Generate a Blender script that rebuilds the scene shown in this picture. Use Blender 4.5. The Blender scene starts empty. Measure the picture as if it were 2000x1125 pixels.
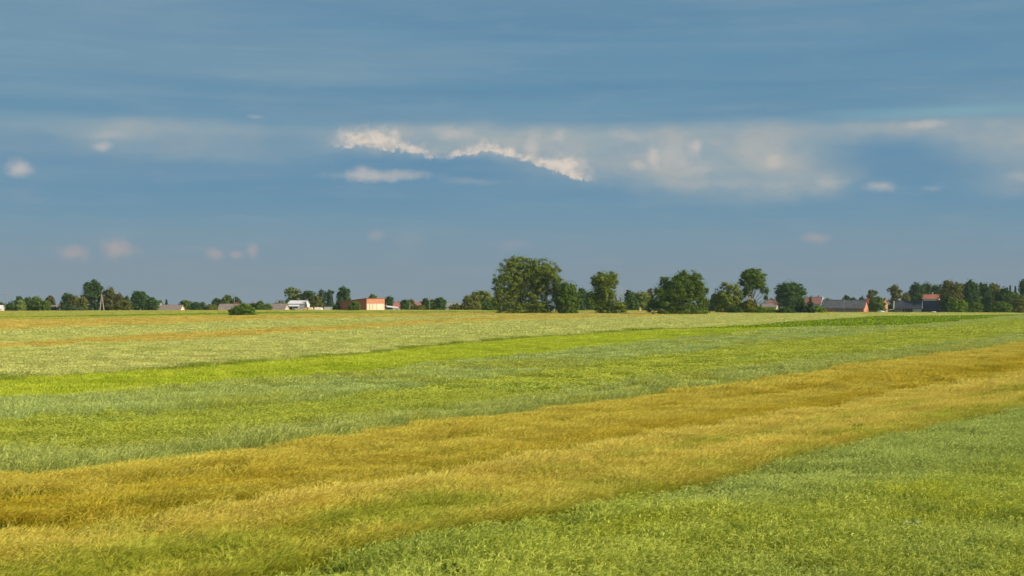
import bpy, math, random
import numpy as np
from mathutils import Vector, Matrix

# ------------------------------------------------------------------ camera, sky, sun, exposure
SC = bpy.context.scene
COL = SC.collection
F = 2750.0          # focal length in units of 1/2000 of the picture width
HZ = 588.0          # row of the true horizon
CAMZ = 4.6          # eye height above the soil
ZC = 0.6            # height of the crop canopy

cam_d = bpy.data.cameras.new('camera')
cam = bpy.data.objects.new('camera', cam_d)
COL.objects.link(cam)
cam.location = (0, 0, CAMZ)
cam.rotation_euler = (math.radians(90) + math.atan((HZ - 562.5) / F), 0, 0)
cam_d.sensor_width = 36.0
cam_d.lens = 36.0 * F / 2000.0
cam_d.clip_start = 0.1
cam_d.clip_end = 20000
SC.camera = cam

SUN_AZ = math.radians(112)      # clockwise from the view direction (+Y)
SUN_EL = math.radians(27)
sun_d = bpy.data.lights.new('sun', 'SUN')
sun_d.energy = 4.6
sun_d.angle = math.radians(0.5)
sun_d.color = (1.0, 0.89, 0.70)
sun = bpy.data.objects.new('sun', sun_d)
COL.objects.link(sun)
sdir = Vector((math.sin(SUN_AZ) * math.cos(SUN_EL), math.cos(SUN_AZ) * math.cos(SUN_EL), math.sin(SUN_EL)))
sun.rotation_euler = sdir.to_track_quat('Z', 'Y').to_euler()
sun.location = sdir * 200

SC.view_settings.view_transform = 'Standard'
SC.view_settings.look = 'None'
SC.view_settings.gamma = 1
SC.view_settings.exposure = 0.35
SC.cycles.max_bounces = 6
SC.cycles.transparent_max_bounces = 6
SC.cycles.volume_bounces = 0


def lin(r, g, b):
    f = lambda c: (c / 255 / 12.92) if c <= 10 else ((c / 255 + 0.055) / 1.055) ** 2.4
    return (f(r), f(g), f(b), 1)


class E:
    """a small expression wrapper round shader sockets"""
    def __init__(s, nt, sock): s.nt = nt; s.s = sock
    def _m(s, op, *a, clamp=False):
        n = s.nt.nodes.new('ShaderNodeMath'); n.operation = op; n.use_clamp = clamp
        for i, v in enumerate((s,) + a):
            if isinstance(v, E): s.nt.links.new(v.s, n.inputs[i])
            else: n.inputs[i].default_value = v
        return E(s.nt, n.outputs[0])
    def __add__(s, o): return s._m('ADD', o)
    def __radd__(s, o): return s._m('ADD', o)
    def __sub__(s, o): return s._m('SUBTRACT', o)
    def __rsub__(s, o): return (s * -1.0) + o
    def __mul__(s, o): return s._m('MULTIPLY', o)
    def __rmul__(s, o): return s._m('MULTIPLY', o)
    def __truediv__(s, o): return s._m('DIVIDE', o)
    def pow(s, o): return s._m('POWER', o)
    def max(s, o): return s._m('MAXIMUM', o)
    def min(s, o): return s._m('MINIMUM', o)
    def abs(s): return s._m('ABSOLUTE')
    def ss(s, a, b):
        n = s.nt.nodes.new('ShaderNodeMapRange'); n.interpolation_type = 'SMOOTHSTEP'
        s.nt.links.new(s.s, n.inputs[0])
        lo, hi, o0, o1 = (a, b, 0.0, 1.0) if a < b else (b, a, 1.0, 0.0)
        n.inputs[1].default_value = lo; n.inputs[2].default_value = hi
        n.inputs[3].default_value = o0; n.inputs[4].default_value = o1
        return E(s.nt, n.outputs[0])


def vec(nt, x, y, z=0.0):
    n = nt.nodes.new('ShaderNodeCombineXYZ')
    for i, v in enumerate((x, y, z)):
        if isinstance(v, E): nt.links.new(v.s, n.inputs[i])
        else: n.inputs[i].default_value = v
    return E(nt, n.outputs[0])


def noise(nt, v, scale, detail=4, rough=0.55, dist=0.0, color=False):
    n = nt.nodes.new('ShaderNodeTexNoise')
    n.inputs['Scale'].default_value = scale; n.inputs['Detail'].default_value = detail
    n.inputs['Roughness'].default_value = rough; n.inputs['Distortion'].default_value = dist
    if v is not None: nt.links.new(v.s, n.inputs['Vector'])
    return E(nt, n.outputs['Color' if color else 'Fac'])


def mixc(nt, f, a, b):
    n = nt.nodes.new('ShaderNodeMix'); n.data_type = 'RGBA'
    for idx, v in ((0, f), (6, a), (7, b)):
        if isinstance(v, E): nt.links.new(v.s, n.inputs[idx])
        else: n.inputs[idx].default_value = v
    return E(nt, n.outputs[2])


def ramp(nt, f, stops, interp='LINEAR'):
    n = nt.nodes.new('ShaderNodeValToRGB'); cr = n.color_ramp; cr.interpolation = interp
    while len(cr.elements) < len(stops): cr.elements.new(0.5)
    for e, (p, c) in zip(cr.elements, stops): e.position = p; e.color = c
    nt.links.new(f.s, n.inputs[0])
    return E(nt, n.outputs[0])


def curve1(nt, f, pts):
    n = nt.nodes.new('ShaderNodeFloatCurve'); c = n.mapping.curves[0]
    while len(c.points) < len(pts): c.points.new(0.5, 0.5)
    for p, q in zip(c.points, pts): p.location = q; p.handle_type = 'AUTO'
    n.mapping.update()
    nt.links.new(f.s, n.inputs['Value'])
    return E(nt, n.outputs[0])


def build_world():
    w = bpy.data.worlds.new('World'); SC.world = w; w.use_nodes = True
    nt = w.node_tree; nt.nodes.clear()
    out = nt.nodes.new('ShaderNodeOutputWorld'); bg = nt.nodes.new('ShaderNodeBackground')
    tc = nt.nodes.new('ShaderNodeTexCoord'); sep = nt.nodes.new('ShaderNodeSeparateXYZ')
    nt.links.new(tc.outputs['Generated'], sep.inputs[0])
    X, Y, Z = (E(nt, sep.outputs[i]) for i in range(3))
    az = X._m('ARCTAN2', Y)
    el = Z._m('ARCSINE')
    u = az * F + 1000.0            # compass angle, 2750 units to the radian
    v = HZ - el * F                # angle below / above the horizon, same units
    # warps
    P = vec(nt, u / 260.0, v / 110.0)
    w1 = noise(nt, P, 1.0, 5, 0.55)
    w2 = noise(nt, vec(nt, u / 260.0 + 31.7, v / 110.0 + 5.0), 1.0, 5, 0.55)
    f1 = noise(nt, vec(nt, u / 55.0, v / 38.0, 2.0), 1.0, 6, 0.6)
    f2 = noise(nt, vec(nt, u / 55.0 + 9.0, v / 38.0, 7.0), 1.0, 6, 0.6)
    uw = u + (w1 - 0.5) * 90.0 + (f1 - 0.5) * 46.0
    vw = v + (w2 - 0.5) * 34.0 + (f2 - 0.5) * 34.0
    # the grey blue deck, by height
    vn = (v + 700.0) / 1400.0
    base = ramp(nt, vn, [
        (0.00, lin(110, 134, 152)), (0.35, lin(106, 138, 160)), (0.50, lin(99, 136, 162)),
        (0.56, lin(98, 138, 165)), (0.625, lin(97, 138, 165)), (0.66, lin(103, 142, 166)), (0.69, lin(106, 143, 166)),
        (0.735, lin(93, 136, 165)), (0.785, lin(99, 139, 165)), (0.825, lin(113, 143, 162)), (0.875, lin(123, 143, 158)),
        (0.93, lin(128, 144, 156)), (1.0, lin(128, 144, 156))])
    # long soft streaks
    st = noise(nt, vec(nt, u / 900.0, v / 95.0, 1.0), 1.0, 4, 0.5, 0.4)
    st2 = noise(nt, vec(nt, (u + v * 1.5) / 700.0, v / 40.0, 4.0), 1.0, 3, 0.5, 0.3)
    hi = v.ss(470.0, 250.0)
    base = mixc(nt, (st - 0.42).max(0.0) * hi * 2.6, base, lin(122, 150, 166))
    base = mixc(nt, (0.56 - st2).max(0.0) * hi * 1.7, base, lin(80, 126, 158))
    st3 = noise(nt, vec(nt, (u - v * 2.0) / 420.0, v / 22.0, 9.0), 1.0, 4, 0.55, 0.5)
    base = mixc(nt, (st3 - 0.5).max(0.0) * hi * 0.7, base, lin(126, 149, 164))
    base = mixc(nt, v.ss(230.0, 0.0) * u.ss(900.0, -200.0) * 0.42, base, lin(118, 147, 166))
    base = mixc(nt, v.ss(260.0, 120.0) * u.ss(900.0, 2000.0) * st * 0.7, base, lin(86, 132, 162))
    base = mixc(nt, v.ss(40.0, 0.0) * u.ss(900.0, 1900.0) * 0.5, base, lin(112, 142, 165))

    def blob(cu, cv, ru, rv, soft=1.0, U=uw, V=vw, edge=0.0):
        a = (U - cu) / ru; b = (V - cv) / rv
        d = (a * a + b * b).pow(0.5)
        return d.ss(1.0 + 0.35 * soft, edge)
    col = base
    tex2 = noise(nt, vec(nt, u / 120.0, v / 62.0, 23.0), 1.0, 6, 0.55)
    grey = mixc(nt, tex2.ss(0.35, 0.68), lin(146, 161, 168), lin(168, 170, 168))
    # broad pale veils
    veil = [(1010, 262, 420, 42, 0.9), (860, 272, 260, 40, 0.7), (1120, 290, 180, 60, 0.7), (1300, 312, 120, 80, 0.85), (1460, 312, 200, 85, 0.95), (1560, 345, 120, 50, 0.7),
            (1720, 262, 260, 34, 0.62), (1960, 290, 180, 60, 0.6), (1930, 350, 110, 50, 0.45),
            (300, 250, 330, 30, 0.35), (380, 290, 260, 60, 0.35), (230, 275, 90, 32, 0.5), (60, 300, 100, 40, 0.2),
            (1160, 320, 110, 45, 0.4), (1330, 270, 160, 30, 0.4)]
    tot = None
    for cu, cv, ru, rv, s in veil:
        b = blob(cu, cv, ru, rv, 1.0) * s
        tot = b if tot is None else tot + b - tot * b
    tex = noise(nt, vec(nt, u / 120.0, v / 60.0, 3.0), 1.0, 6, 0.6)
    tot = tot * (tex * 0.9 + 0.55)
    # the flat upper limit of the bank of cloud
    lid = (v + (w1 - 0.5) * 34.0 + (tex2 - 0.5) * 10.0).ss(230.0, 264.0)
    col = mixc(nt, (tot * lid).min(1.0), col, grey)
    # green blue slot of clear sky
    slot = blob(1860, 236, 290, 14, 1.0, u + (w1 - 0.5) * 90.0, v + (w2 - 0.5) * 14.0)
    col = mixc(nt, slot * 0.75, col, lin(122, 162, 174))
    # dark hollows
    for cu, cv, ru, rv, s in ((830, 322, 210, 24, 0.95), (960, 345, 90, 16, 0.5), (1720, 320, 150, 36, 0.7), (1830, 345, 120, 22, 0.4), (400, 335, 260, 24, 0.5),
                              (100, 290, 80, 20, 0.3), (1150, 385, 250, 14, 0.35), (560, 285, 60, 40, 0.3)):
        col = mixc(nt, blob(cu, cv, ru, rv, 1.0, uw, vw) * s, col, lin(93, 134, 163))
    rag0 = noise(nt, vec(nt, u / 70.0, v / 40.0, 41.0), 1.0, 4, 0.6)
    # warm lit heads of cumulus: bright just above a ragged lower edge
    un = (u + (rag0 - 0.5) * 60.0 - 600.0) / 600.0
    def yn(p): return 1.0 - (p - 250.0) / 150.0
    ed = curve1(nt, un, [(0.0, yn(292)), (0.08, yn(291)), (0.2, yn(290)), (0.33, yn(302)), (0.43, yn(311)), (0.48, yn(309)), (0.55, yn(301)),
                         (0.62, yn(300)), (0.70, yn(318)), (0.80, yn(334)), (0.90, yn(352)), (1.0, yn(360))])
    edge_v = 250.0 + (1.0 - ed) * 150.0
    rag = noise(nt, vec(nt, u / 26.0, v / 30.0, 8.0), 1.0, 6, 0.65)
    rag2 = noise(nt, vec(nt, u / 9.0, v / 9.0, 18.0), 1.0, 4, 0.6)
    above = edge_v - v + (rag - 0.5) * 52.0 + (rag2 - 0.5) * 8.0
    hgt = curve1(nt, un, [(0.0, 0.1), (0.08, 0.55), (0.15, 0.9), (0.26, 0.75), (0.38, 0.28), (0.45, 0.16), (0.55, 0.45), (0.66, 0.32), (0.76, 0.38), (0.86, 0.72), (0.92, 0.5), (1.0, 0.1)])
    tall = hgt * 62.0 + 4.0
    lit = above.ss(-2.0, 6.0) * (above / tall + (f1 - 0.5) * 1.5).ss(1.15, 0.15)
    rng_u = u.ss(635.0, 690.0) * u.ss(1172.0, 1130.0) * (1.0 - u.ss(835.0, 858.0) * u.ss(890.0, 870.0) * 0.8)
    lump = noise(nt, vec(nt, u / 34.0, v / 24.0, 12.0), 1.0, 5, 0.6)
    lit = lit * v.ss(238.0, 256.0) * rng_u * (lump * 1.1 + 0.42).min(1.0)
    col = mixc(nt, lit.min(0.95), col, mixc(nt, lump.ss(0.35, 0.65), lin(172, 172, 170), lin(214, 201, 188)))
    # small puffs
    puffs = [(75, 343, 21, 14, 0.75, 0), (8, 256, 22, 14, 0.65, 0), (220, 300, 20, 8, 0.6, 0), (236, 280, 36, 8, 0.3, 0), (505, 236, 14, 5, 0.3, 0),
             (750, 344, 85, 10, 0.62, 0), (710, 340, 30, 12, 0.35, 0), (1042, 290, 13, 22, 0.62, 0), (880, 262, 34, 14, 0.5, 0), (1092, 266, 14, 12, 0.45, 0),
             (1276, 310, 11, 18, 0.8, 0), (1245, 326, 16, 10, 0.55, 0), (1357, 290, 13, 16, 0.8, 0), (1320, 300, 40, 22, 0.45, 0), (1508, 322, 14, 12, 0.55, 0), (1365, 330, 40, 14, 0.35, 0),
             (1420, 362, 120, 9, 0.2, 0), (1705, 371, 26, 8, 0.55, 0), (1800, 377, 18, 4, 0.22, 0), (1790, 258, 30, 7, 0.5, 0), (1950, 360, 30, 10, 0.3, 0), (1615, 362, 30, 9, 0.3, 0),
             (1230, 268, 40, 9, 0.35, 0), (930, 355, 60, 6, 0.2, 0),
             (168, 501, 26, 14, 0.75, 1), (252, 490, 30, 17, 0.85, 1), (426, 497, 17, 10, 0.7, 1), (470, 496, 12, 8, 0.65, 1), (497, 490, 10, 14, 0.65, 1),
             (735, 458, 16, 9, 0.4, 1), (800, 470, 30, 14, 0.16, 1), (1585, 468, 20, 9, 0.55, 1), (1000, 478, 36, 10, 0.22, 1), (60, 395, 60, 16, 0.12, 1)]
    up = u + (f1 - 0.5) * 26.0; vp = v + (f2 - 0.5) * 22.0
    for cu, cv, ru, rv, s, k in puffs:
        a_ = (up - cu) / (ru * 1.5); b_ = (vp - cv) / (rv * 1.5)
        b = (((a_ * a_ + b_ * b_).pow(0.5) * -1.0) + 1.0 + (rag - 0.5) * 0.9 + (tex2 - 0.5) * 0.9).ss(-0.1, 1.0)
        col = mixc(nt, b * (s * 0.85) * (lump * 0.8 + 0.6).min(1.0), col, lin(198, 188, 180) if k == 0 else lin(172, 160, 160))
    # mottling of the far sky
    fine = noise(nt, vec(nt, u / 150.0, v / 26.0, 6.0), 1.0, 5, 0.6)
    col = mixc(nt, (fine - 0.5).max(0.0) * 0.5, col, lin(150, 165, 172))
    # a share of the clear sky shows through the deck everywhere
    sky = nt.nodes.new('ShaderNodeTexSky'); sky.sky_type = 'NISHITA'; sky.sun_disc = False
    sky.sun_elevation = SUN_EL; sky.sun_rotation = SUN_AZ
    cz = nt.nodes.new('ShaderNodeCombineXYZ')
    nt.links.new(sep.outputs[0], cz.inputs[0]); nt.links.new(sep.outputs[1], cz.inputs[1]); nt.links.new(Z.max(0.02).s, cz.inputs[2])
    nt.links.new(cz.outputs[0], sky.inputs[0])
    mul = nt.nodes.new('ShaderNodeVectorMath'); mul.operation = 'SCALE'; mul.inputs[3].default_value = 0.06
    nt.links.new(sky.outputs[0], mul.inputs[0])
    deck = mixc(nt, 0.06, col, E(nt, mul.outputs[0]))
    nt.links.new(deck.s, bg.inputs[0]); bg.inputs[1].default_value = 0.88
    nt.links.new(bg.outputs[0], out.inputs[0])
    w.cycles.sampling_method = 'MANUAL'; w.cycles.sample_map_resolution = 512


build_world()

# ------------------------------------------------------------------ helpers
RS = np.random.RandomState(7)


def tag(o, label=None, cat=None, group=None, kind=None):
    if label: o['label'] = label
    if cat: o['category'] = cat
    if group: o['group'] = group
    if kind: o['kind'] = kind
    return o


def empty(name, loc, label, cat, group=None, rz=0.0):
    o = bpy.data.objects.new(name, None); COL.objects.link(o)
    o.location = loc; o.rotation_euler = (0, 0, rz); o.empty_display_size = 0.5
    return tag(o, label, cat, group)


def mesh_np(name, V, Fc, mats, parent=None, link=True, smooth=False, attrs=None, mi=None):
    """V (n,3); Fc: (m,k) array or list of tuples"""
    me = bpy.data.meshes.new(name)
    V = np.asarray(V, dtype=np.float32)
    if isinstance(Fc, np.ndarray):
        m, k = Fc.shape
        me.vertices.add(len(V)); me.vertices.foreach_set('co', V.ravel())
        me.loops.add(m * k); me.loops.foreach_set('vertex_index', Fc.astype(np.int32).ravel())
        me.polygons.add(m); me.polygons.foreach_set('loop_start', np.arange(0, m * k, k, dtype=np.int32))
        me.update(calc_edges=True)
    else:
        me.from_pydata(V.tolist(), [], Fc); me.update()
    if not isinstance(mats, (list, tuple)): mats = [mats]
    for m_ in mats: me.materials.append(m_)
    if mi is not None: me.polygons.foreach_set('material_index', np.asarray(mi, dtype=np.int32))
    if smooth: me.polygons.foreach_set('use_smooth', np.ones(len(me.polygons), dtype=bool))
    for an, (typ, dom, data) in (attrs or {}).items():
        a = me.attributes.new(an, typ, dom); a.data.foreach_set('value', data)
    o = bpy.data.objects.new(name, me)
    if link: COL.objects.link(o)
    if parent is not None: o.parent = parent
    return o


class MB:
    """collects boxes, prisms and tubes into one mesh"""
    def __init__(s): s.v = []; s.f = []
    def add(s, vs, fs):
        b = len(s.v); s.v += [tuple(p) for p in vs]; s.f += [tuple(b + i for i in f) for f in fs]; return s
    def box(s, x0, x1, y0, y1, z0, z1):
        return s.add([(x, y, z) for z in (z0, z1) for y in (y0, y1) for x in (x0, x1)],
                     [(0, 2, 3, 1), (4, 5, 7, 6), (0, 1, 5, 4), (2, 6, 7, 3), (0, 4, 6, 2), (1, 3, 7, 5)])
    def quadslab(s, p, n, t):
        n = Vector(n).normalized() * t
        a = [Vector(q) for q in p]; b = [q + n for q in a]
        return s.add(a + b, [(3, 2, 1, 0), (4, 5, 6, 7)] + [(i, (i + 1) % 4, 4 + (i + 1) % 4, 4 + i) for i in range(4)])
    def tube(s, pts, rad, seg=6):
        pts = [Vector(p) for p in pts]; rings = []
        for i, p in enumerate(pts):
            d = (pts[min(i + 1, len(pts) - 1)] - pts[max(i - 1, 0)]).normalized()
            a = d.orthogonal().normalized(); b = d.cross(a)
            rings.append([p + (a * math.cos(t) + b * math.sin(t)) * rad[i] for t in [2 * math.pi * k / seg for k in range(seg)]])
        fs = []
        for i in range(len(pts) - 1):
            for k in range(seg):
                fs.append((i * seg + k, i * seg + (k + 1) % seg, (i + 1) * seg + (k + 1) % seg, (i + 1) * seg + k))
        fs.append(tuple(range(seg))[::-1]); fs.append(tuple((len(pts) - 1) * seg + k for k in range(seg)))
        return s.add([q for r in rings for q in r], fs)
    def build(s, name, mat, parent=None, smooth=False):
        return mesh_np(name, s.v, s.f, mat, parent, smooth=smooth)


def newmat(name):
    m = bpy.data.materials.new(name); m.use_nodes = True
    nt = m.node_tree; nt.nodes.clear()
    out = nt.nodes.new('ShaderNodeOutputMaterial')
    return m, nt, out


def pos(nt):
    g = nt.nodes.new('ShaderNodeNewGeometry'); return E(nt, g.outputs['Position'])


def surf_mat(name, c1, c2, scale=0.6, rough=0.85, bump=0.0, detail=5, stripes=None, rgh=0.6):
    """weathered surface: two tones mixed by world noise, optional courses / corrugation"""
    m, nt, out = newmat(name)
    b = nt.nodes.new('ShaderNodeBsdfPrincipled')
    tc = nt.nodes.new('ShaderNodeTexCoord'); P = E(nt, tc.outputs['Object'])
    n = noise(nt, P, scale, detail, rgh)
    col = mixc(nt, n.ss(0.3, 0.7), c1, c2)
    if stripes:
        axis, sc_, amt, c3 = stripes
        sp = nt.nodes.new('ShaderNodeSeparateXYZ'); nt.links.new(P.s, sp.inputs[0])
        q = E(nt, sp.outputs[axis]) * sc_
        fr = q._m('FRACT')
        n2 = noise(nt, P, 2.5, 3, 0.6)
        col = mixc(nt, fr.ss(0.75, 0.95) * amt * (n2 + 0.4), col, c3)
    nt.links.new(col.s, b.inputs['Base Color']); b.inputs['Roughness'].default_value = rough
    b.inputs['Specular IOR Level'].default_value = 0.25
    if bump:
        bn = nt.nodes.new('ShaderNodeBump'); bn.inputs['Strength'].default_value = bump; bn.inputs['Distance'].default_value = 0.1
        nt.links.new(noise(nt, P, scale * 6, 4).s, bn.inputs['Height']); nt.links.new(bn.outputs[0], b.inputs['Normal'])
    nt.links.new(b.outputs[0], out.inputs[0])
    return m


def leaf_mat(name, c1, c2, c3=None, trans=0.2):
    m, nt, out = newmat(name)
    g = nt.nodes.new('ShaderNodeNewGeometry')
    r = E(nt, g.outputs['Random Per Island'])
    P = E(nt, g.outputs['Position'])
    n = noise(nt, P, 0.28, 3, 0.6)
    col = mixc(nt, (r * 0.6 + n * 0.8 - 0.2).ss(0.15, 0.85), c1, c2)
    if c3: col = mixc(nt, noise(nt, P, 0.16, 2, 0.5).ss(0.5, 0.68) * 0.8, col, c3)
    d = nt.nodes.new('ShaderNodeBsdfDiffuse'); t = nt.nodes.new('ShaderNodeBsdfTranslucent')
    mx = nt.nodes.new('ShaderNodeMixShader'); mx.inputs[0].default_value = trans
    nt.links.new(col.s, d.inputs[0]); nt.links.new(col.s, t.inputs[0])
    nt.links.new(d.outputs[0], mx.inputs[1]); nt.links.new(t.outputs[0], mx.inputs[2])
    nt.links.new(mx.outputs[0], out.inputs[0])
    return m


# ------------------------------------------------------------------ terrain
CREST = [(-3000, 612), (-600, 610), (0, 608), (250, 607), (500, 606), (870, 606), (1200, 606), (1300, 608), (1400, 609), (1500, 611), (1700, 610.5), (1850, 611), (2000, 612), (2600, 613), (5000, 614)]
CX = np.array([c[0] for c in CREST], float); CY = np.array([c[1] for c in CREST], float)


def crest_d(px): return (CAMZ - ZC) * F / (np.interp(px, CX, CY) - HZ)


def soil_z(x, y):
    """soil height: flat fields, then a gentle fall beyond the crest"""
    x = np.asarray(x, float); y = np.asarray(y, float)
    px = 1000 + F * x / np.maximum(y, 60.0)
    dc = crest_d(px)
    t = np.maximum(y - dc, 0.0)
    fall = np.where(t < 60, t * t / 120.0, t - 30.0) * 0.0125
    return -fall


def ground_at(px, d): return float(soil_z((px - 1000) / F * d, d))


def px2x(px, d): return (px - 1000) / F * d
def py2z(py, d): return CAMZ + (HZ - py) / F * d


def build_ground():
    ys = np.concatenate([np.linspace(-400, 0, 6), np.linspace(20, 300, 12), np.arange(320, 1000, 20), np.geomspace(1010, 1900, 12)])
    xs = np.concatenate([-np.geomspace(900, 1900, 8)[::-1], np.arange(-860, 861, 20), np.geomspace(900, 1900, 8)])
    X, Y = np.meshgrid(xs, ys); Z = soil_z(X, Y)
    V = np.stack([X, Y, Z], -1).reshape(-1, 3)
    n, m = X.shape
    i, j = np.meshgrid(np.arange(n - 1), np.arange(m - 1), indexing='ij'); a = i * m + j
    Fc = np.stack([a, a + 1, a + m + 1, a + m], -1).reshape(-1, 4)
    mt = surf_mat('meadow_soil', (0.16, 0.19, 0.04, 1), (0.24, 0.23, 0.07, 1), 0.08, 0.95)
    o = mesh_np('ground', V, Fc, mt); tag(o, kind='structure')


build_ground()

# ------------------------------------------------------------------ crops


def crop_mat(name, stem, earA, earB, patch=None, pscale=0.12, pamt=0.8, trans=0.25, rowc=None, sat_low=None, gain=(1.05, 1.1, .66), tone=None):
    g3 = lambda c: (min(c[0] * gain[0], .85), min(c[1] * gain[1], .85), c[2] * gain[2], 1)
    stem, earA, earB = g3(stem), g3(earA), g3(earB)
    """plants: stem colour low down, ear colour at the top, patches of a second colour across the field"""
    m, nt, out = newmat(name)
    at = nt.nodes.new('ShaderNodeAttribute'); at.attribute_name = 'tip'; tip = E(nt, at.outputs['Fac'])
    oi = nt.nodes.new('ShaderNodeObjectInfo'); rnd = E(nt, oi.outputs['Random'])
    P = pos(nt)
    ear = mixc(nt, rnd, earA, earB)
    if patch:
        for k, (pc, psc, pam, lo, hi_) in enumerate(patch):
            sp = nt.nodes.new('ShaderNodeMapping'); sp.inputs['Location'].default_value = (13.0 * k + 3, 7.0 * k, 0); nt.links.new(P.s, sp.inputs[0])
            n = noise(nt, E(nt, sp.outputs[0]), psc, 4, 0.6, 0.3)
            ear = mixc(nt, n.ss(lo, hi_) * pam, ear, g3(pc))
    if tone:
        ra = nt.nodes.new('ShaderNodeAttribute'); ra.attribute_type = 'INSTANCER'; ra.attribute_name = 'tone'; rp = E(nt, ra.outputs['Fac'])  # ripening, plus wind streaks and furrow darkness put into the colour
        ear = mixc(nt, rp.ss(.55, .0) * .85, ear, g3(tone[0])); ear = mixc(nt, rp.ss(.5, 1.0) * .75, ear, g3(tone[1]))
    col = mixc(nt, tip.ss(0.35, 0.85), stem, ear)
    n2 = noise(nt, P, 0.9, 3, 0.6)
    hs = nt.nodes.new('ShaderNodeHueSaturation'); nt.links.new(col.s, hs.inputs['Color'])
    nt.links.new((n2 * 0.4 + rnd * 0.2 + 0.74).s, hs.inputs['Value'])
    d = nt.nodes.new('ShaderNodeBsdfDiffuse'); t = nt.nodes.new('ShaderNodeBsdfTranslucent')
    mx = nt.nodes.new('ShaderNodeMixShader'); mx.inputs[0].default_value = trans
    nt.links.new(hs.outputs[0], d.inputs[0]); nt.links.new(hs.outputs[0], t.inputs[0])
    nt.links.new(d.outputs[0], mx.inputs[1]); nt.links.new(t.outputs[0], mx.inputs[2])
    nt.links.new(mx.outputs[0], out.inputs[0])
    return m


def tuft(n, R, h, wid, lean, ear_l, ear_w, bend, rs, wind=0.3, hv=0.2, awn=0.0, flower=0.0):
    """n stalks round a point: bent ribbons that end in an ear"""
    V = []; T = []; Q = []
    for k in range(n):
        a = rs.uniform(0, 2 * math.pi); r = R * math.sqrt(rs.uniform())
        bx, by = r * math.cos(a), r * math.sin(a)
        hh = h * (1 + rs.uniform(-hv, hv))
        wa = rs.normal(wind, 0.85); dx, dy = math.cos(wa), math.sin(wa)
        ln = lean * rs.uniform(0.5, 1.4) * hh
        fa = rs.uniform(0, math.pi); wx, wy = math.cos(fa), math.sin(fa)
        p0 = (bx, by, 0); p1 = (bx + dx * ln * .3, by + dy * ln * .3, hh * .6); p2 = (bx + dx * ln, by + dy * ln, hh * 0.92)
        b = len(V)
        for p, ww in ((p0, wid), (p1, wid), (p2, wid * 0.7)):
            V.append((p[0] - wx * ww / 2, p[1] - wy * ww / 2, p[2])); V.append((p[0] + wx * ww / 2, p[1] + wy * ww / 2, p[2]))
        T += [0, 0, .45, .45, .8, .8]
        Q += [(b, b + 1, b + 3, b + 2), (b + 2, b + 3, b + 5, b + 4)]
        # ear
        el = ear_l * rs.uniform(0.75, 1.25); bd = bend * rs.uniform(0.4, 1.3)
        ex, ez = math.sin(bd), math.cos(bd)
        q0 = Vector(p2); e = Vector((dx * ex, dy * ex, ez))
        q1 = q0 + e * el * .5; q2 = q0 + (e + Vector((dx * .25, dy * .25, -.25))) * el
        s = Vector((wx, wy, rs.uniform(-.5, .5))).normalized() * ear_w / 2
        b = len(V)
        V += [tuple(q0 - s * .5), tuple(q0 + s * .5), tuple(q1 + s), tuple(q1 - s), tuple(q2 + s * .3), tuple(q2 - s * .3)]
        T += [1, 1, 1, 1, 1, 1]
        Q += [(b, b + 1, b + 2, b + 3), (b + 3, b + 2, b + 4, b + 5)]
        if awn > 0:
            for f in (-.35, 0.0, .35):
                b = len(V); e3 = (e + Vector((-dy * f + dx * .2, dx * f + dy * .2, .15 + rs.uniform(-.15, .25)))).normalized()
                s2 = Vector((rs.normal(), rs.normal(), rs.normal())).normalized() * wid * .33
                q3 = q1 + e3 * awn * rs.uniform(.8, 1.2)
                V += [tuple(q0 - s2), tuple(q0 + s2), tuple(q3 + s2 * .5), tuple(q3 - s2 * .5)]; T += [1, 1, 1, 1]
                Q += [(b, b + 1, b + 2, b + 3)]
    return np.array(V), np.array(Q), np.array(T)


def leafy(n, R, h, s, rs, flowers=0):
    V = []; Q = []; T = []; MI = []
    for k in range(n + flowers):
        a = rs.uniform(0, 2 * math.pi); r = R * math.sqrt(rs.uniform()); fl = k >= n
        z = h * (rs.uniform(0.2, 1.0) if not fl else rs.uniform(.98, 1.12)); ss = s * rs.uniform(.6, 1.2) * (.34 if fl else 1)
        c = Vector((r * math.cos(a), r * math.sin(a), z))
        nn = Vector((rs.normal(), rs.normal(), 0.6)).normalized(); u = nn.orthogonal().normalized(); w = nn.cross(u)
        b = len(V); V += [tuple(c - u * ss), tuple(c - w * ss * .6), tuple(c + u * ss), tuple(c + w * ss * .6)]
        Q.append((b, b + 1, b + 2, b + 3)); T += [min(1, z / h)] * 4; MI.append(1 if fl else 0)
    return np.array(V), np.array(Q), np.array(T), MI


def proto_collection(name, specs, mats):
    """three variants at each of three levels of detail; lives outside the scene"""
    c = bpy.data.collections.new(name)
    for lod, fn in enumerate(specs):
        for v in range(3):
            rs = np.random.RandomState(hash((lod, v)) % 1000 + len(name))
            r = fn(rs)
            mi = r[3] if len(r) > 3 else None
            o = mesh_np('%s%d%d' % (name, lod, v), r[0], r[1], mats, link=False, attrs={'tip': ('FLOAT', 'POINT', r[2].astype(np.float32))}, mi=mi)
            c.objects.link(o)
    return c


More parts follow.
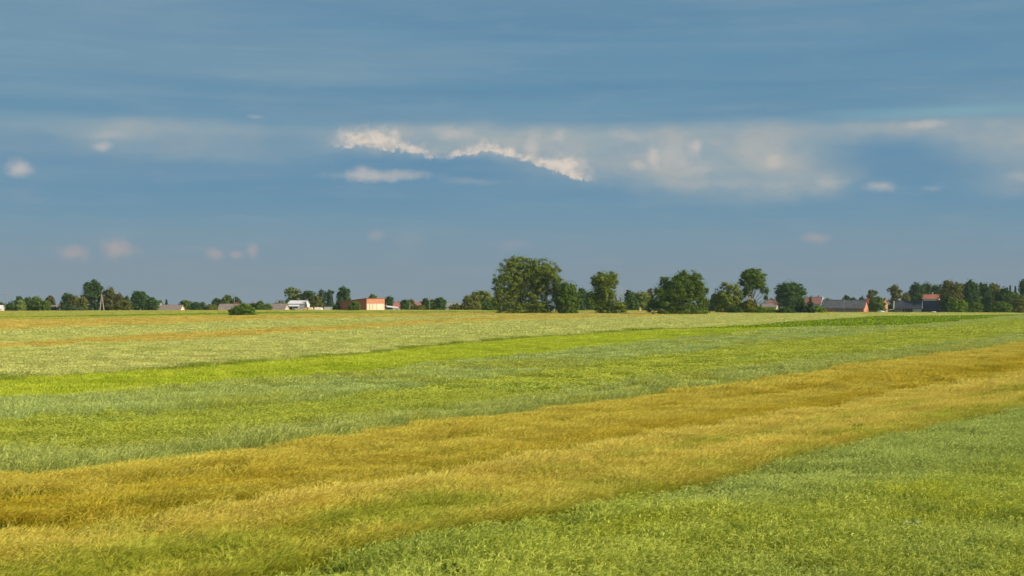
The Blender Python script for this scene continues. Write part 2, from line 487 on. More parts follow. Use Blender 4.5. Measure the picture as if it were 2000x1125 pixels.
def scatter_group(name, coll):
    ng = bpy.data.node_groups.new(name, 'GeometryNodeTree')
    ng.interface.new_socket('Geometry', in_out='INPUT', socket_type='NodeSocketGeometry')
    ng.interface.new_socket('Geometry', in_out='OUTPUT', socket_type='NodeSocketGeometry')
    N = ng.nodes; L = ng.links
    gi = N.new('NodeGroupInput'); go = N.new('NodeGroupOutput')
    ci = N.new('GeometryNodeCollectionInfo'); ci.inputs['Collection'].default_value = coll
    ci.inputs['Separate Children'].default_value = True; ci.inputs['Reset Children'].default_value = True
    ip = N.new('GeometryNodeInstanceOnPoints')
    def attr(nm, t):
        a = N.new('GeometryNodeInputNamedAttribute'); a.data_type = t; a.inputs['Name'].default_value = nm
        return a.outputs[0]
    L.new(gi.outputs[0], ip.inputs['Points']); L.new(ci.outputs[0], ip.inputs['Instance'])
    ip.inputs['Pick Instance'].default_value = True
    L.new(attr('idx', 'INT'), ip.inputs['Instance Index'])
    L.new(attr('is_plant', 'BOOLEAN'), ip.inputs['Selection'])
    cx = N.new('ShaderNodeCombineXYZ'); L.new(attr('rz', 'FLOAT'), cx.inputs[2])
    er = N.new('FunctionNodeEulerToRotation'); L.new(cx.outputs[0], er.inputs[0]); L.new(er.outputs[0], ip.inputs['Rotation'])
    cs = N.new('ShaderNodeCombineXYZ')
    s0 = attr('sc', 'FLOAT'); s1 = attr('sz', 'FLOAT')
    L.new(s0, cs.inputs[0]); L.new(s0, cs.inputs[1]); L.new(s1, cs.inputs[2]); L.new(cs.outputs[0], ip.inputs['Scale'])
    jg = N.new('GeometryNodeJoinGeometry'); L.new(gi.outputs[0], jg.inputs[0]); L.new(ip.outputs[0], jg.inputs[0])
    L.new(jg.outputs[0], go.inputs[0])
    return ng


def vnoise(x, y, seed=0):
    """smooth value noise"""
    rs = np.random.RandomState(seed); tab = rs.rand(256, 256)
    xi = np.floor(x).astype(int); yi = np.floor(y).astype(int); fx = x - xi; fy = y - yi
    fx = fx * fx * (3 - 2 * fx); fy = fy * fy * (3 - 2 * fy)
    g = lambda a, b: tab[a % 256, b % 256]
    return (g(xi, yi) * (1 - fx) + g(xi + 1, yi) * fx) * (1 - fy) + (g(xi, yi + 1) * (1 - fx) + g(xi + 1, yi + 1) * fx) * fy


def fbm(x, y, seed=0, o=4):
    s = 0; a = 0.5
    for k in range(o): s = s + a * vnoise(x * 2 ** k, y * 2 ** k, seed + k); a *= .5
    return s / 0.9375


# field boundaries: (bearing, row) pairs in 1/2000 units, laid on the canopy plane
def B(*p): return (np.array([q[0] for q in p], float), np.array([q[1] for q in p], float))


NEAR = B((-700, 1750), (2700, 1750))
L_A = B((-700, 1425), (0, 1262), (300, 1185), (600, 1103), (750, 1067), (900, 1037), (1050, 1010), (1200, 971), (1400, 935), (1520, 905), (1700, 863), (1850, 827), (2000, 797), (2700, 690))
L_B = B((-700, 1160), (0, 1053), (180, 1029), (360, 996), (600, 965), (810, 929), (1020, 893), (1200, 864), (1400, 829), (1600, 797), (1755, 768), (2000, 733), (2700, 655))
L_C = B((-700, 985), (0, 922), (210, 903), (360, 880), (600, 854), (750, 830), (900, 813), (1000, 802), (1150, 782), (1300, 761), (1475, 740), (1650, 712), (1825, 691), (2000, 667), (2700, 622))
L_C1 = B((-700, 925), (0, 880), (300, 860), (600, 828), (1000, 783), (1300, 738), (1600, 702), (2000, 652), (2700, 617))
L_C2 = B((-700, 850), (0, 826), (270, 806), (600, 783), (700, 768), (1000, 732), (1300, 692), (1600, 661), (1800, 643), (2000, 622), (2700, 614.5))
L_D = B((-700, 815), (0, 780), (175, 770), (350, 759), (525, 742), (700, 728), (850, 712), (1000, 697), (1150, 681), (1300, 664), (1475, 648), (1580, 639.5), (1755, 638), (1860, 630), (1965, 618.5), (2050, 615), (2700, 613.8))
L_E = B((-700, 765), (0, 742), (175, 729), (350, 720), (525, 705), (700, 692), (850, 675), (1000, 662), (1150, 652), (1300, 643), (1475, 640), (1580, 639), (1755, 637.5), (1860, 629.5), (1965, 618), (2050, 614.7), (2700, 613.6))
L_G = B((-700, 762), (0, 739), (175, 726.2), (350, 716.4), (525, 701.8), (700, 689.2), (850, 672.6), (1000, 660), (1150, 650.2), (1300, 641.5), (1400, 640.2), (1475, 636.5), (1545, 630), (1650, 623), (1720, 618.5), (1895, 617), (1965, 615.8), (2050, 614.3), (2700, 613.4))
L_F = B((-700, 704), (0, 681), (175, 673), (350, 667), (490, 656), (700, 645), (850, 634), (1000, 626), (1240, 620), (1400, 615), (1500, 613.5), (2050, 613.8), (2700, 613.3))
L_F2 = B((-700, 690), (0, 672), (175, 660), (350, 651), (525, 642), (700, 634), (850, 624), (1000, 617.5), (1240, 615), (1400, 613.5), (1500, 612.8), (2050, 613.5), (2700, 613.2))
L_J = B((-700, 656), (0, 646), (175, 639), (350, 633), (525, 625), (700, 621), (870, 618.5), (1000, 615), (1240, 613), (1400, 612), (1500, 612), (2050, 613), (2700, 613.1))
L_J2 = B((-700, 630), (0, 626), (175, 624), (350, 619), (525, 617.5), (700, 615), (870, 613), (1000, 611.5), (1240, 610), (1400, 610.5), (1500, 611.6), (2050, 612.6), (2700, 613.05))
L_K = B((-700, 622), (0, 620), (175, 618), (350, 615.5), (525, 612.5), (640, 611), (870, 610), (1000, 609), (1240, 608.6), (1400, 610), (1500, 611.4), (2050, 612.4), (2700, 613.03))
L_K2 = B((-700, 621.5), (0, 619.6), (175, 616.5), (350, 613), (525, 609.8), (640, 609.6), (700, 609.8), (1000, 608.8), (1240, 608.5), (1400, 609.9), (1500, 611.3), (2050, 612.3), (2700, 613.02))
TOP = (CX, CY - 0.0)


def row_at(bd, px): return np.interp(px, bd[0], bd[1])


def d_of_row(row): return (CAMZ - ZC) * F / np.maximum(row - HZ, 6.0)


FIELDS = []
TOTAL = [0]


def field(name, label, cat, lo, hi_, coll, sheet_mat, sheet_h=0.3, hscale=1.0, dens=(14, 3.2, 0.8), jit=1.0, wavy=1.0, group='strips of crop side by side', rows=18, over=0.0, tonef=None, mlo=0.0, mhi=0.0, pxr=(-700, 2700), lines=()):
    """one strip of crop: canopy sheet plus plants"""
    # sheet
    pxs = np.linspace(pxr[0], pxr[1], 120)
    dn = d_of_row(row_at(lo, pxs)); df = d_of_row(row_at(hi_, pxs))
    if over: df = df + over
    df = np.maximum(df, dn + 0.02)
    t = np.linspace(0, 1, rows)[:, None]
    D = 1.0 / ((1 - t) / dn[None] + t / df[None])
    X = (pxs[None] - 1000) / F * D
    hz = sheet_h * np.clip(0.75 + (D - 60) / 260.0, 0.75, 1.12)
    Z = soil_z(X, D) + hz + (fbm(X / 6, D / 6, 3) - .5) * .16 * np.clip(D / 100, 0.3, 1)
    V = np.stack([X, D, Z], -1).reshape(-1, 3)
    n, m = X.shape
    i, j = np.meshgrid(np.arange(n - 1), np.arange(m - 1), indexing='ij'); a = i * m + j
    Fc = np.stack([a, a + 1, a + m + 1, a + m], -1).reshape(-1, 4)
    # plants
    pts = []; idx = []; sc = []; sz = []; rp = []
    for lod, (y0, y1) in enumerate(((13, 62), (62, 165), (165, 640))):
        xm = 0.49 * y1
        # stratify by depth so the far band keeps an even count
        nb = 6
        ye = np.geomspace(y0, y1, nb + 1)
        for b in range(nb):
            area = 2 * 0.49 * ye[b + 1] * (ye[b + 1] - ye[b])
            N = int(area * dens[lod])
            if N < 1: continue
            x = RS.uniform(-1, 1, N) * 0.49 * ye[b + 1]; y = RS.uniform(ye[b], ye[b + 1], N)
            px = 1000 + F * x / y; dc = crest_d(px)
            jx = (fbm(x / 5.0, y / 5.0, 11) - .5) * jit
            row = HZ + (CAMZ - ZC) * F / y
            dl = d_of_row(row_at(lo, px)) + jx * (1 + .0 * y); dh = d_of_row(row_at(hi_, px)) + jx + over
            g_ = (row - HZ) / 250.0; r1 = row + RS.normal(0, 1, len(row)) * mlo * g_; r2 = row + RS.normal(0, 1, len(row)) * mhi * g_
            y1_ = d_of_row(r1) if mlo else y; y2_ = d_of_row(r2) if mhi else y
            sep = row_at(lo, px) - row_at(hi_, px)
            k = (sep > .3) & (px >= pxr[0]) & (px <= pxr[1]) & (np.abs(px - 1000) < 1330) & (y1_ > dl) & (y2_ < dh) & (y < dc + 12 + over)
            x = x[k]; y = y[k]; px = px[k]; tr = np.clip((row_at(lo, px) - row[k]) / sep[k], 0, 1)
            if not len(x): continue
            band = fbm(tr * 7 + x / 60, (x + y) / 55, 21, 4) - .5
            rr = np.full(len(x), .5) if tonef is None else tonef(tr, x, y, px) + band * 2.0 * (1 - .9 * np.abs(2 * tr - 1) ** 5)  # wind waves put into the crop colour as light and dark streaks
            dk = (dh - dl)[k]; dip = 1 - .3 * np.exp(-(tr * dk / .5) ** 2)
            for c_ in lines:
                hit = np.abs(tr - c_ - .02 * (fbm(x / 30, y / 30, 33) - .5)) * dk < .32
                dip = np.where(hit, dip * .55, dip); rr = np.where(hit, rr - .4, rr)  # track lines: shorter plants in a darker tone
            rp.append(rr)
            nz = fbm(x / 3.2, y / 3.2, 5); nz2 = fbm(x / 0.9, y / 0.9, 9, 2)
            s = 1 + RS.uniform(-.18, .18, len(x))
            zsc = hscale * (0.93 + wavy * ((nz - .5) * .5 + (nz2 - .5) * .22) + (band * .3 if tonef else 0)) * dip * (1 + RS.uniform(-.07, .07, len(x)))
            pts.append(np.stack([x, y, soil_z(x, y)], -1)); idx.append(lod * 3 + RS.randint(0, 3, len(x))); sc.append(s); sz.append(zsc)
    if pts:
        rp = np.concatenate(rp); P = np.concatenate(pts); idx = np.concatenate(idx); sc = np.concatenate(sc); sz = np.concatenate(sz)
    else:
        P = np.zeros((0, 3)); rp = idx = np.zeros(0); sc = sz = np.zeros(0)
    nv = len(V); npn = len(P); TOTAL[0] += npn
    AV = np.concatenate([V, P]) if npn else V
    z0 = np.zeros(nv)
    attrs = {'is_plant': ('BOOLEAN', 'POINT', np.concatenate([z0, np.ones(npn)]).astype(bool)),
             'idx': ('INT', 'POINT', np.concatenate([z0, idx]).astype(np.int32)),
             'sc': ('FLOAT', 'POINT', np.concatenate([z0, sc]).astype(np.float32)),
             'sz': ('FLOAT', 'POINT', np.concatenate([z0, sz]).astype(np.float32)),
             'tone': ('FLOAT', 'POINT', np.concatenate([z0 + .5, rp]).astype(np.float32)),
             'rz': ('FLOAT', 'POINT', np.concatenate([z0, RS.normal(0, .8, npn)]).astype(np.float32)),
             'tip': ('FLOAT', 'POINT', np.concatenate([z0 + .3 + .0, np.ones(npn)]).astype(np.float32))}
    o = mesh_np(name, AV, Fc, sheet_mat, smooth=True, attrs=attrs)
    md = o.modifiers.new('plants', 'NODES'); md.node_group = scatter_group(name + '_plants', coll)
    tag(o, label, cat, group, 'stuff')
    return o


def sheet(name, a, b, scale=0.5, patch=None):
    m, nt, out = newmat(name)
    P = pos(nt); d = nt.nodes.new('ShaderNodeBsdfDiffuse')
    n = noise(nt, P, scale, 6, 0.7)
    col = mixc(nt, n.ss(.35, .65), a, b)
    nt.links.new(col.s, d.inputs[0])
    bn = nt.nodes.new('ShaderNodeBump'); bn.inputs['Strength'].default_value = 1.0; bn.inputs['Distance'].default_value = 0.5
    nt.links.new(noise(nt, P, 1.6, 5, 0.7).s, bn.inputs['Height']); nt.links.new(bn.outputs[0], d.inputs['Normal'])
    nt.links.new(d.outputs[0], out.inputs[0])
    return m


# colours (albedo)
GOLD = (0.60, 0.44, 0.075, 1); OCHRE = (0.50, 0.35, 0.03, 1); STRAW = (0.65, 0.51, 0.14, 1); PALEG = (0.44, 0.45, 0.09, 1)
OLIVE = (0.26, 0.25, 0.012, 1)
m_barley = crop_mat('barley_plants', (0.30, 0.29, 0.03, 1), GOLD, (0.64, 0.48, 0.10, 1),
                    patch=[(OCHRE, 0.22, 0.6, .45, .62), (PALEG, 0.35, 0.4, .52, .70), (OLIVE, 0.6, 0.35, .58, .74)], tone=((0.33, 0.25, 0.012, 1), (0.70, 0.56, 0.17, 1)))
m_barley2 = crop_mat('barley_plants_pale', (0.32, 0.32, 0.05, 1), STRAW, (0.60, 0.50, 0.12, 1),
                     patch=[(PALEG, 0.30, 0.85, .38, .62), (OCHRE, 0.16, 0.5, .56, .70), (OLIVE, 0.5, 0.35, .60, .76)], tone=((0.22, 0.22, 0.010, 1), (0.80, 0.61, 0.23, 1)))
m_wheat = crop_mat('wheat_plants', (0.17, 0.23, 0.04, 1), (0.42, 0.45, 0.10, 1), (0.60, 0.59, 0.19, 1),
                   patch=[((0.52, 0.50, 0.06, 1), 0.5, 0.6, .48, .62), ((0.36, 0.42, 0.15, 1), 0.11, 0.75, .40, .74), ((0.28, 0.30, 0.03, 1), 0.9, .4, .55, .7)], tone=((0.50, 0.53, 0.24, 1), (0.62, 0.61, 0.18, 1)))
m_grey = crop_mat('rye_plants', (0.15, 0.22, 0.05, 1), (0.38, 0.44, 0.15, 1), (0.46, 0.50, 0.18, 1), patch=[((0.44, 0.45, 0.09, 1), 0.2, 0.8, .5, .65)], gain=(1.15, 1.1, .8))
m_lodged = crop_mat('lodged_wheat_plants', (0.15, 0.20, 0.02, 1), (0.50, 0.49, 0.11, 1), (0.46, 0.48, 0.11, 1),
                    patch=[((0.40, 0.45, 0.13, 1), 0.12, 0.7, .5, .64), ((0.60, 0.57, 0.11, 1), 0.8, 0.7, .50, .66), ((0.30, 0.32, 0.05, 1), 0.5, 0.5, .55, .7)])
m_blue = crop_mat('oat_plants', (0.14, 0.22, 0.06, 1), (0.38, 0.47, 0.17, 1), (0.45, 0.52, 0.20, 1), patch=[((0.44, 0.47, 0.09, 1), 0.09, 0.8, .46, .62)], gain=(1.15, 1.1, .85))
m_bright = crop_mat('young_grass_plants', (0.36, 0.44, 0.03, 1), (0.44, 0.50, 0.05, 1), (0.52, 0.56, 0.08, 1), patch=[((0.36, 0.44, 0.04, 1), 0.08, 0.8, .45, .62), ((0.56,.56,.08,1), .3, .5, .5, .65)], gain=(1.1, 1.1, .8))
m_pale = crop_mat('pale_rye_plants', (0.26, 0.33, 0.10, 1), (0.47, 0.52, 0.20, 1), (0.52, 0.55, 0.22, 1), patch=[((0.42, 0.48, 0.13, 1), 0.05, 0.6, .5, .65)], gain=(1.32, 1.2, .95))
m_tan = crop_mat('far_barley_plants', (0.40, 0.37, 0.07, 1), (0.56, 0.47, 0.15, 1), (0.62, 0.52, 0.19, 1), patch=[((0.50, 0.45, 0.10, 1), 0.06, 0.6, .5, .66)], gain=(1.2, 1.15, .8))
m_yg = crop_mat('far_meadow_plants', (0.30, 0.34, 0.04, 1), (0.46, 0.50, 0.08, 1), (0.52, 0.52, 0.14, 1), gain=(1.08, 1.0, .95))
m_dark = crop_mat('potato_plants', (0.08, 0.12, 0.006, 1), (0.17, 0.25, 0.008, 1), (0.23, 0.31, 0.012, 1), patch=[((0.30, 0.36, 0.03, 1), 0.1, 0.6, .5, .65)])
m_margin = crop_mat('margin_plants', (0.12, 0.16, 0.02, 1), (0.24, 0.29, 0.05, 1), (0.34, 0.38, 0.09, 1))
m_flower = surf_mat('potato_blossom', (0.75, 0.75, 0.55, 1), (0.8, 0.8, 0.7, 1))

W = 0.25
grain = lambda hs, lean=.25, ear=.11, ew=.022, bend=1.1, awn=.0, far_ear=1.0: [
    lambda rs: tuft(44, .26, .72 * hs, .008, lean, ear * .75, ew * .75, bend, rs, W, .15, awn),
    lambda rs: tuft(100, .52, .72 * hs, .014, lean, ear * 1.05, ew * 1.3, bend, rs, W, .16, awn * 1.3),
    lambda rs: tuft(130, 1.1, .74 * hs, .032, lean, ear * 1.6 * far_ear, ew * 2.6, bend, rs, W, .15, awn * 1.4)]
c_barley = proto_collection('pb', grain(1.0, .34, .12, .018, 1.25, .085), [m_barley])
c_barley2 = proto_collection('pc', grain(1.0, .34, .12, .018, 1.25, .085), [m_barley2])
c_wheat = proto_collection('pw', grain(1.05, .22, .10, .026, 1.3, .05), [m_wheat])
c_grey = proto_collection('pr', grain(1.25, .22, .13, .022, .8, 0), [m_grey])
c_lodged = proto_collection('pl', grain(1.0, .35, .12, .036, 1.4, 0), [m_lodged])
c_blue = proto_collection('po', grain(1.15, .2, .12, .022, .8, 0), [m_blue])
c_bright = proto_collection('pg', grain(0.85, .3, .10, .016, .5, 0), [m_bright])
c_pale = proto_collection('pp', grain(1.05, .25, .12, .024, .9, 0), [m_pale])
c_tan = proto_collection('pt', grain(.98, .3, .12, .024, 1.1, .05), [m_tan])
c_yg = proto_collection('py', grain(.85, .3, .12, .024, .9, 0), [m_yg])
c_margin = proto_collection('pm', grain(1.1, .2, .10, .02, .6, 0), [m_margin])
c_dark = proto_collection('pd', [lambda rs: leafy(60, .3, .75, .07, rs, 1), lambda rs: leafy(90, .5, .75, .1, rs, 2), lambda rs: leafy(110, 1.0, .8, .2, rs, 1)], [m_dark, m_flower])

s_gold = sheet('barley_floor', (0.26, 0.20, 0.02, 1), (0.34, 0.25, 0.03, 1))
s_green = sheet('wheat_floor', (0.15, 0.19, 0.02, 1), (0.22, 0.25, 0.03, 1))
s_grey = sheet('rye_floor', (0.22, 0.28, 0.07, 1), (0.28, 0.34, 0.09, 1))
s_bright = sheet('grass_floor', (0.42, 0.50, 0.03, 1), (0.48, 0.54, 0.05, 1))
s_pale = sheet('pale_floor', (0.34, 0.40, 0.14, 1), (0.42, 0.46, 0.17, 1))
s_tan = sheet('tan_floor', (0.48, 0.40, 0.12, 1), (0.55, 0.46, 0.15, 1))
s_yg = sheet('meadow_floor', (0.38, 0.42, 0.06, 1), (0.46, 0.48, 0.09, 1))
s_dark = sheet('potato_floor', (0.08, 0.13, 0.006, 1), (0.13, 0.19, 0.008, 1))

field('wheat_field', 'nearest green wheat filling the lower right corner of the view', 'wheat field', NEAR, L_A, c_wheat, s_green, .32, dens=(18, 3.6, .9), wavy=1.2, tonef=lambda t, x, y, px: .56 - .5 * np.clip((t - .6) / .25, 0, 1) * np.clip((px - 1150) / 300, 0, 1))
field('barley_field', 'pale straw and green barley strip just beyond the nearest green wheat', 'barley field', L_A, L_B, c_barley2, s_gold, .42, 1.0, dens=(18, 3.8, .9), wavy=1.1, jit=.35, lines=(), tonef=lambda t, x, y, px: -.25 + .95 * np.clip(t, 0, 1) ** .35 + .4 * t ** 6 + np.clip((px - 1100) / 2600, -.3, .25))  # dark furrow line at the near edge put into the crop colour
field('barley_field', 'deeper golden ochre barley strip beyond the pale one', 'barley field', L_B, L_C, c_barley, s_gold, .36, .82, dens=(18, 3.8, .9), wavy=1.3, jit=.35, lines=(.18, .26, .65, .73), tonef=lambda t, x, y, px: -.35 + 1.4 * t ** .42 + np.clip((px - 900) / 3500, -.25, .3))  # near edge darkened in colour to draw the furrow line, far edge paler
field('rye_field', 'narrow grey green rye margin along the far edge of the golden barley', 'rye field', L_C, L_C1, c_grey, s_grey, .4, .82, dens=(16, 4, 1.0), jit=.6, wavy=1.0, mhi=7)
field('wheat_field', 'yellow green flattened wheat band between two bluish green margins', 'wheat field', L_C1, L_C2, c_lodged, s_green, .36, .9, dens=(16, 4, 1.0), jit=1, wavy=1.4, mlo=7, mhi=9)
field('oat_field', 'bluish green oat strip along the near edge of the bright lime grass', 'oat field', L_C2, L_D, c_blue, s_grey, .42, .9, dens=(16, 4, 1.0), jit=.6, mlo=9)
field('grass_strip', 'bright lime green grass strip tapering to a point on the right', 'grass strip', L_D, L_E, c_bright, s_bright, .3, .95, dens=(14, 4, 1.4), jit=.5, wavy=.5, over=1.0)
field('potato_field', 'dark green potato crop dotted with white blossom near the right farm', 'potato field', L_E, L_G, c_dark, s_dark, .5, 1.0, dens=(14, 4, 1.1), jit=3, wavy=.6, pxr=(1390, 2700))
field('rye_edge_strip', 'ragged dark green strip added for the side of the wide pale rye', 'rye edge', L_E, L_G, c_margin, s_grey, .35, .8, dens=(14, 6, 2.0), jit=.5, wavy=2.0, mhi=6, pxr=(-700, 1390))  # added strip, stands in for the dark stems of the rye seen sideways
field('rye_field', 'widest pale grey green rye strip beyond the bright lime grass', 'rye field', L_G, L_F, c_pale, s_pale, .55, .95, dens=(14, 4, 1.5), jit=.6)
field('barley_field', 'lower of the two thin tan barley strips on the far left', 'barley field', L_F, L_F2, c_tan, s_tan, .52, .9, dens=(14, 4, 1.5), jit=3)
field('rye_field', 'thin pale green rye strip between the two tan barley strips', 'rye field', L_F2, L_J, c_pale, s_pale, .55, .92, dens=(14, 4, 1.5), jit=3)
field('barley_field', 'upper of the two tan barley strips, behind the thin pale green strip', 'barley field', L_J, L_J2, c_tan, s_tan, .55, 1.0, dens=(14, 4, 1.4), jit=3)
field('meadow', 'light yellow green meadow strip beyond the upper tan barley', 'meadow', L_J2, L_K, c_yg, s_yg, .5, .9, dens=(14, 4, 1.4), jit=3)
field('beet_field', 'thin dark green crop line behind the lone bush on the left', 'crop line', L_K, L_K2, c_dark, s_dark, .45, .85, dens=(14, 4, 1.4), jit=3)
field('meadow', 'last yellow green meadow at the foot of the village trees', 'meadow', L_K2, TOP, c_yg, s_yg, .5, .9, dens=(14, 4, 1.4), jit=3, over=40)

# ------------------------------------------------------------------ trees
M = {}
M['dark'] = leaf_mat('dark_foliage', (0.041, 0.089, 0.019, 1), (0.100, 0.171, 0.032, 1))
M['mid'] = leaf_mat('mid_foliage', (0.071, 0.125, 0.017, 1), (0.177, 0.251, 0.034, 1))
M['willow'] = leaf_mat('willow_foliage', (0.100, 0.148, 0.019, 1), (0.283, 0.331, 0.047, 1), (0.130, 0.182, 0.042, 1))
M['olive'] = leaf_mat('olive_foliage', (0.106, 0.120, 0.023, 1), (0.224, 0.217, 0.042, 1))
M['brown'] = leaf_mat('brown_foliage', (0.118, 0.103, 0.037, 1), (0.201, 0.171, 0.058, 1))
M['pale'] = leaf_mat('pale_foliage', (0.142, 0.194, 0.037, 1), (0.271, 0.319, 0.074, 1))
M['blue'] = leaf_mat('blue_green_foliage', (0.053, 0.097, 0.047, 1), (0.106, 0.165, 0.074, 1))
M['weed'] = leaf_mat('weed_leaves', (0.189, 0.228, 0.032, 1), (0.307, 0.342, 0.063, 1))
M['weedy'] = leaf_mat('thistle_leaves', (0.354, 0.410, 0.168, 1), (0.496, 0.536, 0.252, 1))
M['bright'] = leaf_mat('bright_foliage', (0.106, 0.182, 0.013, 1), (0.224, 0.308, 0.021, 1))
M['spruce'] = leaf_mat('spruce_needles', (0.033, 0.068, 0.023, 1), (0.083, 0.125, 0.042, 1))
M['yew'] = leaf_mat('reddish_conifer', (0.094, 0.114, 0.016, 1), (0.201, 0.194, 0.021, 1), (0.212, 0.125, 0.021, 1))
bark = surf_mat('bark', (0.08, 0.065, 0.05, 1), (0.15, 0.12, 0.09, 1), 1.5, .95)
bark_pale = surf_mat('pale_bark', (0.35, 0.29, 0.22, 1), (0.5, 0.43, 0.34, 1), 1.5, .95)


def leaves(lobes, n, s, rs, fill=.22, clump=.3, flat=.75, zmin=None):
    fill = max(fill, .26)
    """lobes: (x,y,z,rx,ry,rz) ellipsoids. Leaves sit on small clumps spread over the lobes."""
    L = np.array(lobes, float)
    area = (L[:, 3] * L[:, 5]); pr = area / area.sum()
    nl = np.maximum((n * pr).astype(int), 12)
    P = []; Nn = []
    for l, k in zip(L, nl):
        nc = int(max(9, min(60, 3.2 / (clump * clump))))
        dr = rs.normal(size=(nc, 3)); dr[:, 2] += .15; dr /= np.linalg.norm(dr, axis=1)[:, None]
        rr = rs.uniform(.45, 1.12, nc)[:, None]
        cc = dr * rr
        cr = clump * rs.uniform(.35, .95, nc)
        kf = int(k * fill); ks = int(k * .07); kc = k - kf - ks
        ci = rs.choice(nc, kc, p=cr ** 2 / (cr ** 2).sum())
        d2 = rs.normal(size=(kc, 3)); d2 /= np.linalg.norm(d2, axis=1)[:, None]
        off = d2 * (cr[ci] * rs.uniform(.2, 1.1, kc) ** .6)[:, None] * np.array([1, 1, .8])
        p = cc[ci] + off
        nrm = d2 + dr[ci] * .3 + rs.normal(size=(kc, 3)) * .3 + np.array([0, 0, .3])
        q = rs.normal(size=(kf, 3)); q /= np.linalg.norm(q, axis=1)[:, None]; q2 = q * rs.uniform(.1, .72, kf)[:, None]
        st_ = rs.normal(size=(ks, 3)); st_ /= np.linalg.norm(st_, axis=1)[:, None]
        p = np.concatenate([p, q2, st_ * rs.uniform(.9, 1.32, ks)[:, None]]); nrm = np.concatenate([nrm, q + rs.normal(size=(kf, 3)) * .6, st_ + rs.normal(size=(ks, 3)) * .5])
        P.append(p * l[3:6] + l[:3]); Nn.append(nrm)
    P = np.concatenate(P); Nn = np.concatenate(Nn)
    if zmin is not None:
        k = P[:, 2] > zmin; P = P[k]; Nn = Nn[k]
    Nn /= np.linalg.norm(Nn, axis=1)[:, None] + 1e-9
    ref = rs.normal(size=P.shape)
    U = np.cross(Nn, ref); U /= np.linalg.norm(U, axis=1)[:, None] + 1e-9
    Wv = np.cross(Nn, U)
    ss = (s * rs.uniform(.55, 1.25, len(P)))[:, None]
    V = np.stack([P - U * ss, P - Wv * ss * flat, P + U * ss * .9, P + Wv * ss * flat * .8], 1).reshape(-1, 3)
    Fc = np.arange(len(V)).reshape(-1, 4)
    return V, Fc


def make_tree(name, label, cat, px, d, lobes_px, mat, group=None, dense=2.4, trunk=True, trunk_mat=None, seed=0, clump=.3, fill=.22, leaf=1.0, limbs=5, low=None, trunk_r=None, lean=0.0, thick=1.0):
    """lobes_px: (cx, cy, rx, ry) ellipses given as bearings and rows; built at distance d as solid volumes"""
    rs = np.random.RandomState(seed + int(px))
    m_ = d / F
    gz = ground_at(px, d); bx = px2x(px, d)
    root = empty(name, (bx, d, gz - 0.05), label, cat, group)
    lob = []; areas = 0
    ws = max(l[2] for l in lobes_px) * m_
    for (cx, cy, rx, ry) in lobes_px:
        r = rx * m_; rz = ry * m_
        y = rs.uniform(-.45, .45) * max(ws - r * .6, 0) * thick
        lob.append((px2x(cx, d) - bx, y, py2z(cy, d) - gz, r, max(r, .6 * rz) * .95, rz)); areas += rx * ry * 3.14
    n = int(min(max(areas * dense * 2.3, 400), 130000))
    s = d / 1408 * .62 * leaf
    zlo = 0.15 if low is None else low
    if low is None and min(l[2] - l[5] for l in lob) > 2.2: zlo = None
    V, Fc = leaves(lob, n, s, rs, fill, clump, zmin=zlo)
    mesh_np('crown', V, Fc, M[mat], root)
    if trunk:
        top = max(lob, key=lambda l: l[2] + l[5]); H = top[2]
        tr = trunk_r or max(.12, H * .028)
        mb = MB()
        mid = (top[0] * .35 + lean, top[1] * .3, H * .45)
        mb.tube([(0, 0, -.2), (mid[0] * .4, mid[1] * .4, H * .2), mid, (top[0], top[1], H)], [tr * 1.25, tr, tr * .75, tr * .25], 7)
        for l in lob[:limbs + 1]:
            if l is top: continue
            z0 = min(max(l[2] * .35, .3), H * .6); t = z0 / max(H * .45, .1)
            st = (mid[0] * min(t, 1), mid[1] * min(t, 1), z0)
            mb.tube([st, ((st[0] + l[0]) / 2, (st[1] + l[1]) / 2, (z0 + l[2]) / 2 + .2), (l[0], l[1], l[2])], [tr * .55, tr * .35, tr * .12], 5)
        mb.build('trunk', trunk_mat or bark, root, True)
    return root


